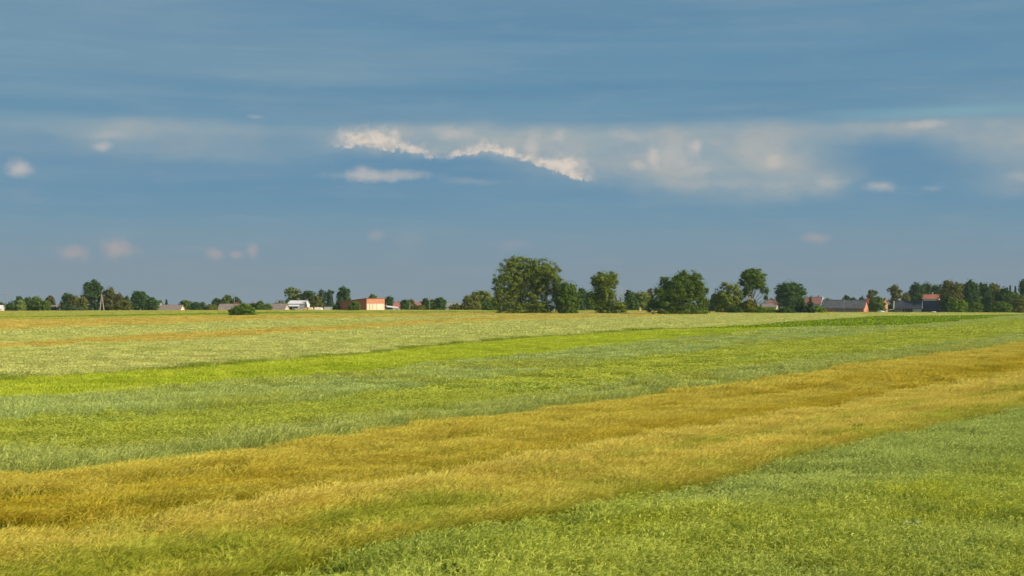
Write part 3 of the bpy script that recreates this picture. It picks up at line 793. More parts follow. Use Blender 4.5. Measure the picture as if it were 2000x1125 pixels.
def auto_lobes(x0, x1, yt, yb, shape, rs):
    """lobes for a small distant tree from its outline box"""
    w = x1 - x0; h = yb - yt; cx = (x0 + x1) / 2; L = []
    if shape == 'round':
        L.append((cx, yt + h * .45, w * .34, h * .36))
        for k in range(13):
            a = k / 13 * 2 * math.pi + rs.uniform(-.25, .25); q = rs.uniform(.13, .25); e = rs.uniform(.78, 1.08)
            L.append((cx + math.cos(a) * w * .31 * e, yt + h * .46 - math.sin(a) * h * .34 * e, w * q * .8, h * q * .7))
        L.append((cx - w * .2, yb - h * .2, w * .22, h * .2)); L.append((cx + w * .2, yb - h * .2, w * .22, h * .2))
    elif shape == 'upright':
        for k in range(7):
            t = k / 6; ww = w * (.22 + .28 * math.sin(math.pi * min(1, t * .85 + .12)))
            L.append((cx + rs.uniform(-.12, .12) * w, yt + h * (.12 + .78 * t), ww, h * .15))
    elif shape == 'bush':
        for k in range(6):
            t = (k + .5) / 6; hh = h * rs.uniform(.6, 1.0) * (.72 + .28 * math.sin(math.pi * t))
            L.append((x0 + w * (.1 + .8 * t), yb - hh * .48, w * .17, hh * .5))
        L.append((cx, yb - h * .45, w * .34, h * .42))
    elif shape == 'airy':
        for k in range(15):
            t = (k + .5) / 15; a = rs.uniform(-1, 1) * (1 - .35 * t)
            L.append((cx + a * w * .38, yt + h * (.08 + .8 * t), w * rs.uniform(.13, .22), h * rs.uniform(.06, .11)))
        L.append((cx, yt + h * .35, w * .24, h * .28)); L.append((cx, yt + h * .75, w * .22, h * .2))
    elif shape == 'cone':
        for k in range(7):
            t = k / 6; L.append((cx + rs.uniform(-.04, .04) * w, yt + h * (.06 + .86 * t), w * (.06 + .40 * t), h * .11))
    L.append((cx, yb - h * .26, w * .40, h * .3)) if shape in ('round', 'upright', 'bush') else None
    return [(a, b_, c * 1.22, d_ * 1.12) for a, b_, c, d_ in L]


def small_tree(name, label, cat, x0, x1, yt, yb, d, shape, mat, group, seed=0, dense=2.6, **kw):
    rs = np.random.RandomState(seed * 7 + int(x0 * 3))
    return make_tree(name, label, cat, (x0 + x1) / 2, d, auto_lobes(x0, x1, yt, yb, shape, rs), mat, group, dense=dense, seed=seed, clump=.36, **kw)


def conifer(name, label, px, d, yt, yb, w, mat='spruce', group=None, seed=0):
    """whorled spruce: drooping boughs in tiers"""
    rs = np.random.RandomState(seed + int(px)); m_ = d / F
    gz = ground_at(px, d); root = empty(name, (px2x(px, d), d, gz - .05), label, 'conifer', group)
    H = py2z(yt, d) - gz; R = w / 2 * m_; z0 = .2
    P = []; Nn = []
    tiers = max(15, int(H / .45))
    for t in range(tiers):
        f = t / (tiers - 1); z = z0 + (H - z0) * f; r = R * (1 - f) ** .85 + .12
        for b in range(max(5, int(11 * (1 - f * .6)))):
            a = rs.uniform(0, 6.283); rr = r * rs.uniform(.75, 1.12)
            m = max(8, int(46 * rr / R))
            q = rs.uniform(.1, 1, m) * rr
            P.append(np.stack([np.cos(a) * q + rs.normal(0, .12, m), np.sin(a) * q + rs.normal(0, .12, m), z - q * .28 + rs.normal(0, .09, m)], -1))
            Nn.append(np.tile([math.cos(a) * .5, math.sin(a) * .5, .8], (m, 1)) + rs.normal(0, .5, (m, 3)))
    P = np.concatenate(P); Nn = np.concatenate(Nn); k = P[:, 2] > .05; P = P[k]; Nn = Nn[k]
    Nn /= np.linalg.norm(Nn, axis=1)[:, None]
    U = np.cross(Nn, rs.normal(size=P.shape)); U /= np.linalg.norm(U, axis=1)[:, None]; Wv = np.cross(Nn, U)
    s = (d / 1408 * .7 * rs.uniform(.6, 1.2, len(P)))[:, None]
    V = np.stack([P - U * s, P - Wv * s * .6, P + U * s, P + Wv * s * .6], 1).reshape(-1, 3)
    mesh_np('crown', V, np.arange(len(V)).reshape(-1, 4), M[mat], root)
    MB().tube([(0, 0, -.2), (0, 0, H * .5), (0, 0, H * .97)], [H * .025, H * .015, .03], 6).build('trunk', bark, root, True)
    return root


T1 = 'trees standing out in the fields'
# the big double crowned willow
make_tree('willow_tree', 'biggest willow, broad and double crowned, right of the view centre', 'willow', 1020, 441, [
    (1014, 519, 24, 21), (998, 530, 24, 24), (1036, 528, 20, 22), (984, 545, 20, 22), (974, 566, 15, 20), (1012, 552, 26, 16), (970, 588, 9, 14),
    (1000, 580, 26, 26), (985, 596, 20, 17), (1018, 600, 26, 14), (1040, 585, 22, 22), (1066, 522, 18, 19), (1078, 537, 19, 20), (1052, 545, 14, 14), (1086, 553, 13, 15), (1062, 568, 20, 16),
    (1060, 596, 22, 16), (1030, 508, 9, 7), (1000, 512, 9, 8), (1048, 560, 22, 26), (1015, 610, 42, 15), (1010, 570, 34, 30), (1060, 612, 36, 16), (1050, 598, 26, 12), (1070, 550, 20, 26), (1047, 532, 22, 24), (1020, 545, 28, 22), (975, 585, 16, 26), (1088, 575, 16, 26)], 'willow', T1, dense=4.2, seed=3, clump=.3, limbs=14, fill=.12, leaf=.85)
make_tree('willow_tree', 'lower willow touching the right side of the biggest one', 'willow', 1108, 438, [
    (1114, 566, 14, 16), (1102, 560, 9, 11), (1098, 580, 13, 12), (1118, 585, 15, 18), (1106, 600, 18, 12), (1124, 600, 8, 11), (1088, 596, 8, 12), (1092, 568, 7, 9), (1108, 585, 18, 24), (1110, 613, 20, 15)], 'mid', T1, dense=4, seed=5, leaf=.85, limbs=7)
make_tree('willow_tree', 'slender willow with a dead bare limb on its right', 'willow', 1190, 446, [
    (1180, 546, 21, 15), (1165, 549, 12, 12), (1196, 545, 13, 14), (1178, 564, 20, 9), (1194, 575, 10, 12), (1168, 580, 14, 14), (1183, 594, 18, 17), (1178, 605, 14, 8),
    (1205, 598, 18, 14), (1216, 605, 9, 9), (1195, 612, 28, 14), (1182, 575, 14, 26), (1188, 552, 16, 16)], 'willow', T1, dense=4, seed=8, leaf=.85, limbs=8)
make_tree('willow_tree', 'wide domed willow standing alone between two gaps', 'willow', 1325, 423, [
    (1335, 546, 16, 17), (1318, 553, 18, 16), (1352, 548, 16, 18), (1302, 556, 14, 14), (1364, 560, 14, 18), (1288, 575, 13, 14), (1371, 584, 12, 18), (1310, 578, 24, 18), (1342, 576, 26, 20),
    (1276, 595, 13, 17), (1300, 600, 20, 13), (1330, 601, 24, 12), (1360, 602, 22, 11), (1366, 539, 7, 6), (1296, 545, 7, 6), (1334, 534, 7, 5), (1281, 568, 7, 7), (1380, 568, 4, 7), (1325, 580, 46, 30), (1322, 613, 52, 16), (1340, 560, 30, 24)], 'mid', T1, dense=4.2, seed=11, leaf=.85, limbs=10, clump=.26)
make_tree('poplar_tree', 'lower leafy tree left of the tall bare trunked one', 'tree', 1412, 470, [
    (1408, 575, 12, 14), (1428, 562, 14, 11), (1418, 585, 16, 14), (1405, 598, 10, 12), (1440, 572, 11, 14), (1425, 600, 14, 10), (1442, 590, 10, 11), (1414, 556, 7, 6), (1398, 582, 5, 9), (1420, 588, 22, 20), (1425, 611, 28, 12)], 'willow', T1, dense=3, seed=14, leaf=.8, limbs=8, fill=.08, clump=.34)
make_tree('poplar_tree', 'tall tree with pale bare trunk and high rounded crown', 'tree', 1466, 474, [
    (1472, 540, 21, 14), (1458, 540, 13, 13), (1484, 550, 14, 14), (1474, 530, 14, 7), (1462, 560, 13, 8), (1488, 565, 8, 8), (1450, 553, 8, 9), (1453, 572, 7, 8), (1497, 569, 5, 9), (1494, 582, 5, 7),
    (1447, 583, 8, 6), (1478, 556, 18, 9), (1460, 570, 10, 7), (1468, 548, 22, 14)], 'mid', T1, dense=2.6, seed=17, leaf=.8, limbs=12, fill=.06, clump=.34, trunk_mat=bark_pale, trunk_r=.34)


def dead_tree():
    d = 445; px = 1212; gz = ground_at(px, d); m_ = d / F
    r = empty('dead_tree', (px2x(px, d), d, gz), 'bare dead branches rising right of the slender willow', 'dead tree', T1)
    mb = MB(); rs = random.Random(4)
    base = Vector((0, 0, 0)); z = lambda py: py2z(py, d) - gz; X = lambda p: (p - px) * m_
    mb.tube([(0, 0, -.2), (X(1210), 0, z(592)), (X(1213), .2, z(578)), (X(1214), .3, z(557))], [.2, .15, .1, .03], 5)
    mb.tube([(X(1211), 0, z(588)), (X(1217), -.3, z(576)), (X(1225), -.2, z(562))], [.12, .09, .03], 5)
    mb.tube([(X(1211), 0, z(584)), (X(1208), .3, z(572)), (X(1206), .2, z(560))], [.1, .07, .03], 5)
    mb.tube([(X(1216), -.2, z(578)), (X(1219), 0, z(570)), (X(1218), .2, z(560))], [.07, .05, .02], 4)
    mb.tube([(X(1213), .2, z(572)), (X(1211), .1, z(564)), (X(1210), .1, z(556))], [.06, .04, .02], 4)
    mb.build('trunk', bark_pale, r, True)


dead_tree()
T2 = 'bushes and conifers before the right farm'
small_tree('shrub', 'reddish green shrubby growth at the foot of the pale trunk', 'shrub', 1436, 1484, 584, 612, 466, 'bush', 'yew', T2, 1, trunk=True, limbs=4, dense=3.2)
small_tree('shrub', 'dark low juniper left of the reddish growth under the pale trunk', 'shrub', 1424, 1450, 598, 612, 458, 'bush', 'dark', T2, 2, dense=3.2)
small_tree('shrub', 'bright green low hedge shrub right of the pale trunk', 'shrub', 1468, 1500, 599, 614, 456, 'bush', 'bright', T2, 3, dense=3.2)
small_tree('shrub', 'dark green low shrub just before the small grey roofed house', 'shrub', 1494, 1524, 600, 615, 455, 'bush', 'bright', T2, 4, dense=3.2)
small_tree('shrub', 'darkest low shrub at the foot of the round dark tree', 'shrub', 1518, 1552, 598, 615, 452, 'bush', 'dark', T2, 5, dense=3.2)
conifer('spruce_tree', 'small blue green spruce under the round dark tree', 1542, 462, 590, 613, 24, 'blue', T2)
conifer('spruce_tree', 'grey green spruce second left of the tallest one', 1557, 458, 590, 614, 22, 'blue', T2)
conifer('spruce_tree', 'narrow spruce touching the tallest one on its left', 1568, 460, 586, 614, 22, 'spruce', T2)
conifer('spruce_tree', 'tallest pointed dark spruce before the red brown roof', 1583, 456, 581, 614, 32, 'spruce', T2)
conifer('spruce_tree', 'small dark spruce inside the shrubs near the pale trunk', 1474, 470, 586, 611, 18, 'spruce', T2)
small_tree('shrub', 'light green sloping bush at the left end of the long barn', 'shrub', 1584, 1614, 596, 615, 470, 'bush', 'bright', T2, 6, dense=3.2)
small_tree('shrub', 'dark green shrub filling in between the small spruces', 'shrub', 1546, 1592, 596, 615, 466, 'bush', 'dark', T2, 9, dense=3.4)
small_tree('lone_bush', 'lone dark bush standing in the field on the left', 'bush', 451, 498, 592, 617, 396, 'bush', 'mid', None, 7, dense=4.5)

T3 = 'trees round the left village'
ST = [  # name, label, category, x0,x1,top,bottom,distance,shape,foliage,seed
    ('tree', 'far tree top above the pale roof at the left edge of the view', 'tree', -6, 10, 590, 604, 900, 'round', 'mid'),
    ('bush', 'dark bush right of the leftmost pole', 'bush', 13, 30, 587, 609, 640, 'bush', 'dark'),
    ('bush', 'light olive bush right of the dark one by the leftmost pole', 'bush', 26, 50, 585, 609, 630, 'round', 'pale'),
    ('tree', 'narrow dark tree top behind the light olive bush', 'tree', 31, 44, 579, 604, 680, 'upright', 'dark'),
    ('tree', 'first dark rounded tree right of the light olive bush', 'tree', 44, 66, 580, 609, 660, 'round', 'dark'),
    ('tree', 'second rounded tree right of the light olive bush', 'tree', 60, 83, 579, 609, 650, 'round', 'mid'),
    ('tree', 'low green tree left of the small grey roof', 'tree', 80, 99, 586, 609, 645, 'round', 'mid'),
    ('tree', 'grey brown tree behind the small grey roof', 'tree', 87, 109, 578, 606, 720, 'round', 'brown'),
    ('tree', 'dark leaning tree right of the small grey roof', 'tree', 117, 148, 573, 606, 690, 'round', 'dark'),
    ('tree', 'olive tree beside the dark leaning one', 'tree', 132, 157, 578, 607, 660, 'round', 'olive'),
    ('bush', 'low grey green bush under the olive tree', 'bush', 129, 164, 597, 608, 630, 'bush', 'blue'),
    ('tree', 'light olive tree left of the tallest village tree', 'tree', 151, 172, 581, 607, 650, 'round', 'olive'),
    ('tree', 'brownish tree touching the tallest village tree on its right', 'tree', 197, 229, 561, 607, 690, 'round', 'olive'),
    ('tree', 'brown green tree sloping down from the brownish one', 'tree', 222, 242, 573, 607, 680, 'round', 'brown'),
    ('bush', 'wide brown green bush left of the upright dark tree', 'bush', 227, 257, 585, 608, 650, 'round', 'olive'),
    ('tree', 'dark tree top peeping over the wide brown green bush', 'tree', 240, 254, 578, 602, 760, 'round', 'dark'),
    ('tree', 'upright dark tree left of the long brown roof', 'tree', 255, 290, 569, 604, 680, 'round', 'dark'),
    ('tree', 'rounded dark tree against the left end of the long brown roof', 'tree', 286, 309, 581, 607, 670, 'round', 'dark'),
    ('tree', 'small dark tree behind the left end of the long brown roof', 'tree', 303, 319, 587, 606, 760, 'round', 'mid'),
    ('tree', 'tree right behind the peach gable', 'tree', 348, 376, 587, 606, 760, 'round', 'mid'),
    ('tree', 'dark tree right of the one behind the peach gable', 'tree', 371, 393, 589, 607, 680, 'round', 'dark'),
    ('tree', 'bluish tree between the two brown roofed houses', 'tree', 389, 402, 590, 606, 800, 'round', 'blue'),
    ('bush', 'grey green bush left of the second brown roof', 'bush', 399, 425, 593, 607, 660, 'bush', 'olive'),
    ('tree', 'dark tree behind the left end of the second brown roof', 'tree', 413, 435, 583, 606, 820, 'round', 'dark'),
    ('tree', 'highest tree behind the second brown roof', 'tree', 432, 456, 576, 604, 820, 'round', 'mid'),
    ('tree', 'dark tree right of the pole behind the second brown roof', 'tree', 452, 472, 580, 604, 820, 'round', 'dark'),
    ('tree', 'low dark tree right of the lone field bush', 'tree', 486, 508, 592, 606, 700, 'round', 'dark'),
    ('tree', 'green tree left of the third brown roof', 'tree', 501, 516, 588, 606, 680, 'round', 'mid'),
    ('bush', 'green bush against the left end of the third brown roof', 'bush', 512, 531, 592, 606, 670, 'bush', 'mid'),
    ('bush', 'olive bush showing over the third brown roof', 'bush', 534, 562, 586, 602, 820, 'bush', 'olive'),
    ('tree', 'pale grey green tree left of the white house', 'tree', 551, 586, 560, 604, 800, 'airy', 'pale'),
    ('tree', 'dark tree right behind the roof of the white house', 'tree', 568, 604, 575, 603, 790, 'round', 'dark'),
    ('tree', 'broad dark tree over the right gable of the white house', 'tree', 586, 622, 569, 605, 770, 'round', 'dark'),
    ('tree', 'olive tree between the white house and the three tall trees', 'tree', 604, 632, 578, 606, 740, 'round', 'olive'),
    ('tree', 'first of the three tall slim trees left of the orange building', 'tree', 621, 636, 566, 603, 780, 'upright', 'blue'),
    ('tree', 'middle of the three tall slim trees left of the orange building', 'tree', 633, 653, 565, 604, 790, 'airy', 'blue'),
    ('tree', 'tallest wind bent tree just left of the orange building', 'tree', 656, 685, 559, 604, 770, 'round', 'dark'),
    ('bush', 'dark bush in front of the tallest wind bent tree', 'bush', 649, 669, 593, 607, 650, 'round', 'dark'),
    ('bush', 'round green bush right in front of the orange building', 'bush', 679, 705, 589, 607, 600, 'round', 'mid'),
    ('tree', 'tree top showing over the roof of the orange building', 'tree', 719, 737, 574, 598, 900, 'round', 'mid'),
    ('tree', 'dark pointed tree on the right side of the orange building', 'tree', 750, 769, 579, 604, 760, 'upright', 'dark'),
    ('tree', 'dark clipped tree right of the first red roof', 'tree', 781, 800, 585, 606, 700, 'round', 'dark'),
    ('tree', 'olive tree right of the clipped one by the pale pole', 'tree', 793, 811, 584, 606, 720, 'round', 'olive'),
    ('bush', 'olive bush before the second red roof', 'bush', 808, 831, 594, 606, 670, 'bush', 'olive'),
    ('tree', 'round tree left of the thin tall pole', 'tree', 823, 840, 583, 606, 690, 'round', 'dark'),
    ('tree', 'small tree right of the thin tall pole', 'tree', 837, 854, 586, 606, 680, 'round', 'mid'),
    ('tree', 'full round dark tree left of the plain grey roof', 'tree', 847, 872, 580, 606, 680, 'round', 'dark'),
    ('bush', 'small dark bush before the plain grey roof', 'bush', 877, 906, 593, 607, 640, 'bush', 'olive'),
    ('willow_tree', 'left side willow of the pale clump beside the biggest willow', 'willow', 900, 936, 576, 607, 640, 'round', 'olive'),
    ('willow_tree', 'tallest pale willow of the clump beside the biggest willow', 'willow', 918, 966, 567, 606, 660, 'round', 'pale'),
    ('bush', 'dark bush at the foot of the pale willow clump', 'bush', 942, 974, 586, 607, 600, 'bush', 'mid'),
    ('tree', 'far green tree just right of the lower willow', 'tree', 1126, 1150, 562, 606, 640, 'round', 'dark'),
    ('tree', 'far green tree just left of the slender willow', 'tree', 1142, 1168, 567, 606, 620, 'round', 'mid'),
    ('bush', 'pale conical bush between the lower and the slender willow', 'bush', 1129, 1144, 582, 606, 590, 'cone', 'blue'),
    ('tree', 'dark narrow tree right of the dead branches', 'tree', 1220, 1241, 568, 607, 640, 'upright', 'dark'),
    ('tree', 'pale green dome tree left of the domed willow', 'tree', 1234, 1270, 569, 607, 650, 'round', 'pale'),
    ('tree', 'brown topped thin tree behind the left edge of the domed willow', 'tree', 1262, 1275, 564, 600, 700, 'upright', 'brown'),
    ('tree', 'far green tree in the gap right of the domed willow', 'tree', 1372, 1402, 584, 609, 650, 'round', 'mid'),
    ('tree', 'dark far tree touching the leafy tree beyond that gap', 'tree', 1386, 1404, 575, 609, 640, 'round', 'dark'),
]
for i, (nm, lb, ct, a, b, yt, yb, d, sh, mt) in enumerate(ST):
    small_tree(nm, lb, ct, a, b, yt, yb, d, sh, mt, T3, seed=20 + i)
# the tall tree with bare lower trunks
make_tree('tree', 'tallest tree of the left village with bare lower trunk', 'tree', 181, 690, [
    (183, 559, 13, 11), (172, 567, 10, 11), (193, 567, 9, 12), (181, 577, 18, 12), (170, 583, 10, 9), (195, 582, 8, 10), (187, 594, 13, 10), (184, 551, 6, 5), (191, 555, 5, 5), (168, 557, 5, 5)],
    'dark', T3, seed=70, limbs=8, trunk_mat=bark_pale, trunk_r=.35, dense=2.8)

T4 = 'trees round the right farms'
ST2 = [
    ('tree', 'round dark tree standing alone left of the red brown roof', 'tree', 1514, 1572, 549, 600, 690, 'round', 'dark'),
    ('bush', 'small tree behind the left part of the long barn roof', 'tree', 1604, 1630, 581, 604, 850, 'bush', 'mid'),
    ('tree', 'dark tree behind the pole over the long barn', 'tree', 1644, 1661, 577, 604, 850, 'round', 'dark'),
    ('tree', 'low dark tree behind the right part of the long barn roof', 'tree', 1657, 1674, 581, 604, 850, 'round', 'dark'),
    ('tree', 'low far tree behind the right gable of the long barn', 'tree', 1674, 1692, 580, 604, 900, 'bush', 'blue'),
    ('tree', 'grey green pointed tree over the small red roof', 'tree', 1693, 1713, 566, 600, 820, 'airy', 'olive'),
    ('tree', 'round dark tree right of the small red roof', 'tree', 1696, 1729, 579, 611, 690, 'round', 'mid'),
    ('tree', 'tall clumpy tree with see through crown right of the orange gable', 'tree', 1735, 1762, 556, 606, 820, 'airy', 'olive'),
    ('bush', 'dark bush left of the wooden barn', 'bush', 1733, 1750, 594, 611, 760, 'round', 'dark'),
    ('tree', 'light tree between the clumpy tree and the dark grove', 'tree', 1759, 1780, 572, 606, 830, 'round', 'olive'),
    ('tree', 'broad dark tree over the wooden barn roof', 'tree', 1773, 1808, 554, 606, 850, 'round', 'dark'),
    ('tree', 'dark tree behind the white house with red roof', 'tree', 1797, 1826, 552, 604, 880, 'round', 'dark'),
    ('tree', 'dark tree at the right rear of the white house with red roof', 'tree', 1818, 1840, 557, 604, 860, 'round', 'dark'),
    ('tree', 'broad brownish tree at the right end of the dark barn', 'tree', 1832, 1878, 549, 606, 700, 'round', 'olive'),
    ('tree', 'olive brown tree right of the broad brownish one', 'tree', 1862, 1896, 556, 602, 740, 'round', 'olive'),
    ('tree', 'highest dark tree of the right grove', 'tree', 1880, 1916, 549, 600, 720, 'round', 'dark'),
    ('tree', 'second dark tree right of the highest of the right grove', 'tree', 1906, 1936, 552, 600, 730, 'round', 'dark'),
    ('tree', 'crooked open tree of the right grove', 'tree', 1926, 1960, 554, 600, 740, 'round', 'olive'),
    ('tree', 'dark tree under the crooked open one', 'tree', 1944, 1976, 564, 606, 700, 'round', 'dark'),
    ('tree', 'dark tree near the right edge between two pointed tops', 'tree', 1962, 1998, 570, 611, 690, 'round', 'mid'),
    ('tree', 'tall open tree cut by the right edge of the view', 'tree', 1986, 2014, 546, 611, 720, 'airy', 'dark'),
    ('bush', 'green bush right of the dark barn', 'bush', 1856, 1894, 586, 613, 600, 'round', 'bright'),
    ('bush', 'second green bush right of the dark barn', 'bush', 1888, 1921, 590, 613, 590, 'round', 'mid'),
    ('bush', 'dark bush between the green bushes and the right edge', 'bush', 1916, 1945, 592, 613, 600, 'bush', 'dark'),
    ('bush', 'wide green bush near the right edge', 'bush', 1934, 1976, 588, 613, 590, 'round', 'mid'),
    ('bush', 'olive bush at the right edge of the view', 'bush', 1970, 2006, 584, 613, 600, 'round', 'olive'),
    ('bush', 'dark bush hiding the right end of the dark barn', 'bush', 1838, 1862, 580, 613, 640, 'round', 'dark'),
    ('tree', 'low far tree just left of the round dark tree', 'tree', 1496, 1522, 583, 600, 950, 'bush', 'blue'),
]
HEDGES = [
    ('low hedge filling the space under the trees by the left edge', 12, 112, 595, 608, 700, 'mid'),
    ('low hedge under the tallest left village tree', 112, 262, 594, 608, 740, 'dark'),
    ('low hedge between the upright dark tree and the long brown roof', 280, 320, 595, 608, 760, 'dark'),
    ('low hedge between the first and second brown roofs', 360, 432, 597, 607, 760, 'mid'),
    ('low hedge between the lone bush and the third brown roof', 484, 534, 597, 607, 760, 'dark'),
    ('hedge under the tall slim trees left of the orange hall', 600, 690, 592, 607, 800, 'dark'),
    ('hedge right of the second red roof', 812, 872, 595, 607, 740, 'mid'),
    ('hedge in the gap between the lower and the slender willow', 1124, 1172, 584, 607, 660, 'mid'),
    ('hedge in the gap left of the domed willow', 1216, 1276, 588, 608, 690, 'dark'),
    ('hedge in the gap right of the domed willow', 1370, 1440, 590, 609, 700, 'mid'),
    ('hedge left of the wooden barn', 1730, 1764, 596, 610, 800, 'dark'),
    ('long dark undergrowth beneath the right grove', 1838, 1930, 578, 611, 760, 'dark'),
    ('undergrowth beneath the trees at the right edge', 1920, 2030, 582, 611, 770, 'mid'),
    ('hedge behind the small grey roofed house', 1486, 1530, 592, 608, 900, 'dark'),
]
for i, (lb, a, b, yt, yb, d, mt) in enumerate(HEDGES):
    rs_ = np.random.RandomState(300 + i); L_ = []; p_ = a + 4
    while p_ < b - 3:
        hh = (yb - yt) * rs_.uniform(.6, 1.0); w_ = rs_.uniform(5, 9)
        L_.append((p_, yb - hh * .5, w_, hh * .52)); p_ += w_ * 1.1
    make_tree('hedge', lb, 'hedge', (a + b) / 2, d, L_, mt, 'hedges between the farms', dense=2.6, seed=300 + i, clump=.4, limbs=3)
for i, (nm, lb, ct, a, b, yt, yb, d, sh, mt) in enumerate(ST2):
    small_tree(nm, lb, ct, a, b, yt, yb, d, sh, mt, T4, seed=120 + i)
conifer('spruce_tree', 'first pointed top near the right edge of the view', 1973, 760, 558, 611, 16, 'spruce', T4)
conifer('spruce_tree', 'second slimmer pointed top near the right edge', 1983, 760, 559, 611, 12, 'spruce', T4)
conifer('spruce_tree', 'small spiky conifer over the long brown roof', 325, 820, 585, 606, 11, 'spruce', T3)


def far_wood():
    rs = np.random.RandomState(5); d = 1500; lob = []
    for px0, px1, yt in ((-200, 130, 596), (395, 560, 595), (1225, 1275, 592), (1375, 1420, 590), (1480, 1640, 588), (1640, 1780, 590), (2000, 2300, 585)):
        p = px0
        while p < px1:
            r = rs.uniform(9, 16); gz = ground_at(p, d); y = yt + rs.uniform(-1.5, 2.5); z1 = py2z(y, d); zz = (gz + z1) / 2
            lob.append((px2x(p, d), d + rs.uniform(-30, 30), zz, r * d / F, r * d / F, (z1 - gz) / 2)); p += r * 1.1
    V, Fc = leaves(lob, 26000, d / 1408 * .8, rs, .2, .4)
    o = mesh_np('distant_wood', V, Fc, M['blue']); tag(o, 'low distant bluish wood along the skyline behind the farms', 'distant wood', None, 'stuff')


far_wood()

# ------------------------------------------------------------------ buildings
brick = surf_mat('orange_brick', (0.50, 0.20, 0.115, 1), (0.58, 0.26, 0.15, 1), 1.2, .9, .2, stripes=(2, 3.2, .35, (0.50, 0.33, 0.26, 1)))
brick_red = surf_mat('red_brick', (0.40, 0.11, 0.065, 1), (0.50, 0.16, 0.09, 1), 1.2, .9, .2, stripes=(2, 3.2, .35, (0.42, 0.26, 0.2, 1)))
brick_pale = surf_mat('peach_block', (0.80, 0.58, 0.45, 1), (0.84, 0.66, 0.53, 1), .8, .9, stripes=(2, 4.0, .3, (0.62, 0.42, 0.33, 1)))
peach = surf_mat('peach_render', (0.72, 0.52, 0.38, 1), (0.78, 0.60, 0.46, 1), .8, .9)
white = surf_mat('white_render', (0.76, 0.74, 0.72, 1), (0.82, 0.80, 0.78, 1), .7, .9)
greyw = surf_mat('grey_render', (0.42, 0.40, 0.37, 1), (0.52, 0.50, 0.46, 1), .7, .9)
wood = surf_mat('weathered_boards', (0.20, 0.17, 0.15, 1), (0.34, 0.30, 0.27, 1), 1.4, .95, stripes=(0, 4.0, .8, (0.10, 0.085, 0.075, 1)))
woodd = surf_mat('dark_boards', (0.035, 0.03, 0.03, 1), (0.07, 0.06, 0.055, 1), 1.4, .95, stripes=(0, 4.0, .6, (0.02, 0.02, 0.02, 1)))
r_grey = surf_mat('asbestos_roof', (0.10, 0.10, 0.105, 1), (0.16, 0.155, 0.155, 1), .5, .9, stripes=(0, 2.0, .4, (0.07, 0.07, 0.075, 1)))
r_dark = surf_mat('tar_roof', (0.04, 0.043, 0.055, 1), (0.065, 0.07, 0.085, 1), .4, .85, stripes=(0, 1.0, .3, (0.03, 0.03, 0.04, 1)))
r_brown = surf_mat('brown_roof', (0.22, 0.175, 0.145, 1), (0.32, 0.25, 0.21, 1), .6, .9, stripes=(0, 2.0, .3, (0.16, 0.13, 0.11, 1)))
r_red = surf_mat('red_tile_roof', (0.42, 0.13, 0.085, 1), (0.52, 0.19, 0.12, 1), .8, .85, stripes=(0, 3.0, .3, (0.3, 0.1, 0.07, 1)))
r_rust = surf_mat('rust_roof', (0.26, 0.12, 0.10, 1), (0.34, 0.17, 0.13, 1), .8, .85, stripes=(0, 3.0, .3, (0.2, 0.09, 0.08, 1)))
r_crim = surf_mat('crimson_roof', (0.42, 0.06, 0.055, 1), (0.50, 0.09, 0.075, 1), .8, .7)
r_white = surf_mat('light_sheet_roof', (0.78, 0.75, 0.75, 1), (0.84, 0.81, 0.80, 1), .5, .6, stripes=(0, 2.5, .3, (0.5, 0.5, 0.52, 1)))
trim = surf_mat('pale_trim', (0.62, 0.60, 0.56, 1), (0.72, 0.70, 0.66, 1), 2, .7)
glass = surf_mat('dark_glass', (0.03, 0.035, 0.045, 1), (0.05, 0.055, 0.07, 1), 2, .15)
dark_in = surf_mat('unlit_interior', (0.02, 0.018, 0.016, 1), (0.035, 0.03, 0.028, 1), 2, .95)
concrete = surf_mat('concrete', (0.20, 0.19, 0.18, 1), (0.28, 0.27, 0.25, 1), 3, .9)
steel = surf_mat('dull_steel', (0.20, 0.21, 0.22, 1), (0.30, 0.31, 0.32, 1), 3, .5)
porcelain = surf_mat('porcelain', (0.30, 0.17, 0.12, 1), (0.36, 0.2, 0.15, 1), 3, .3)


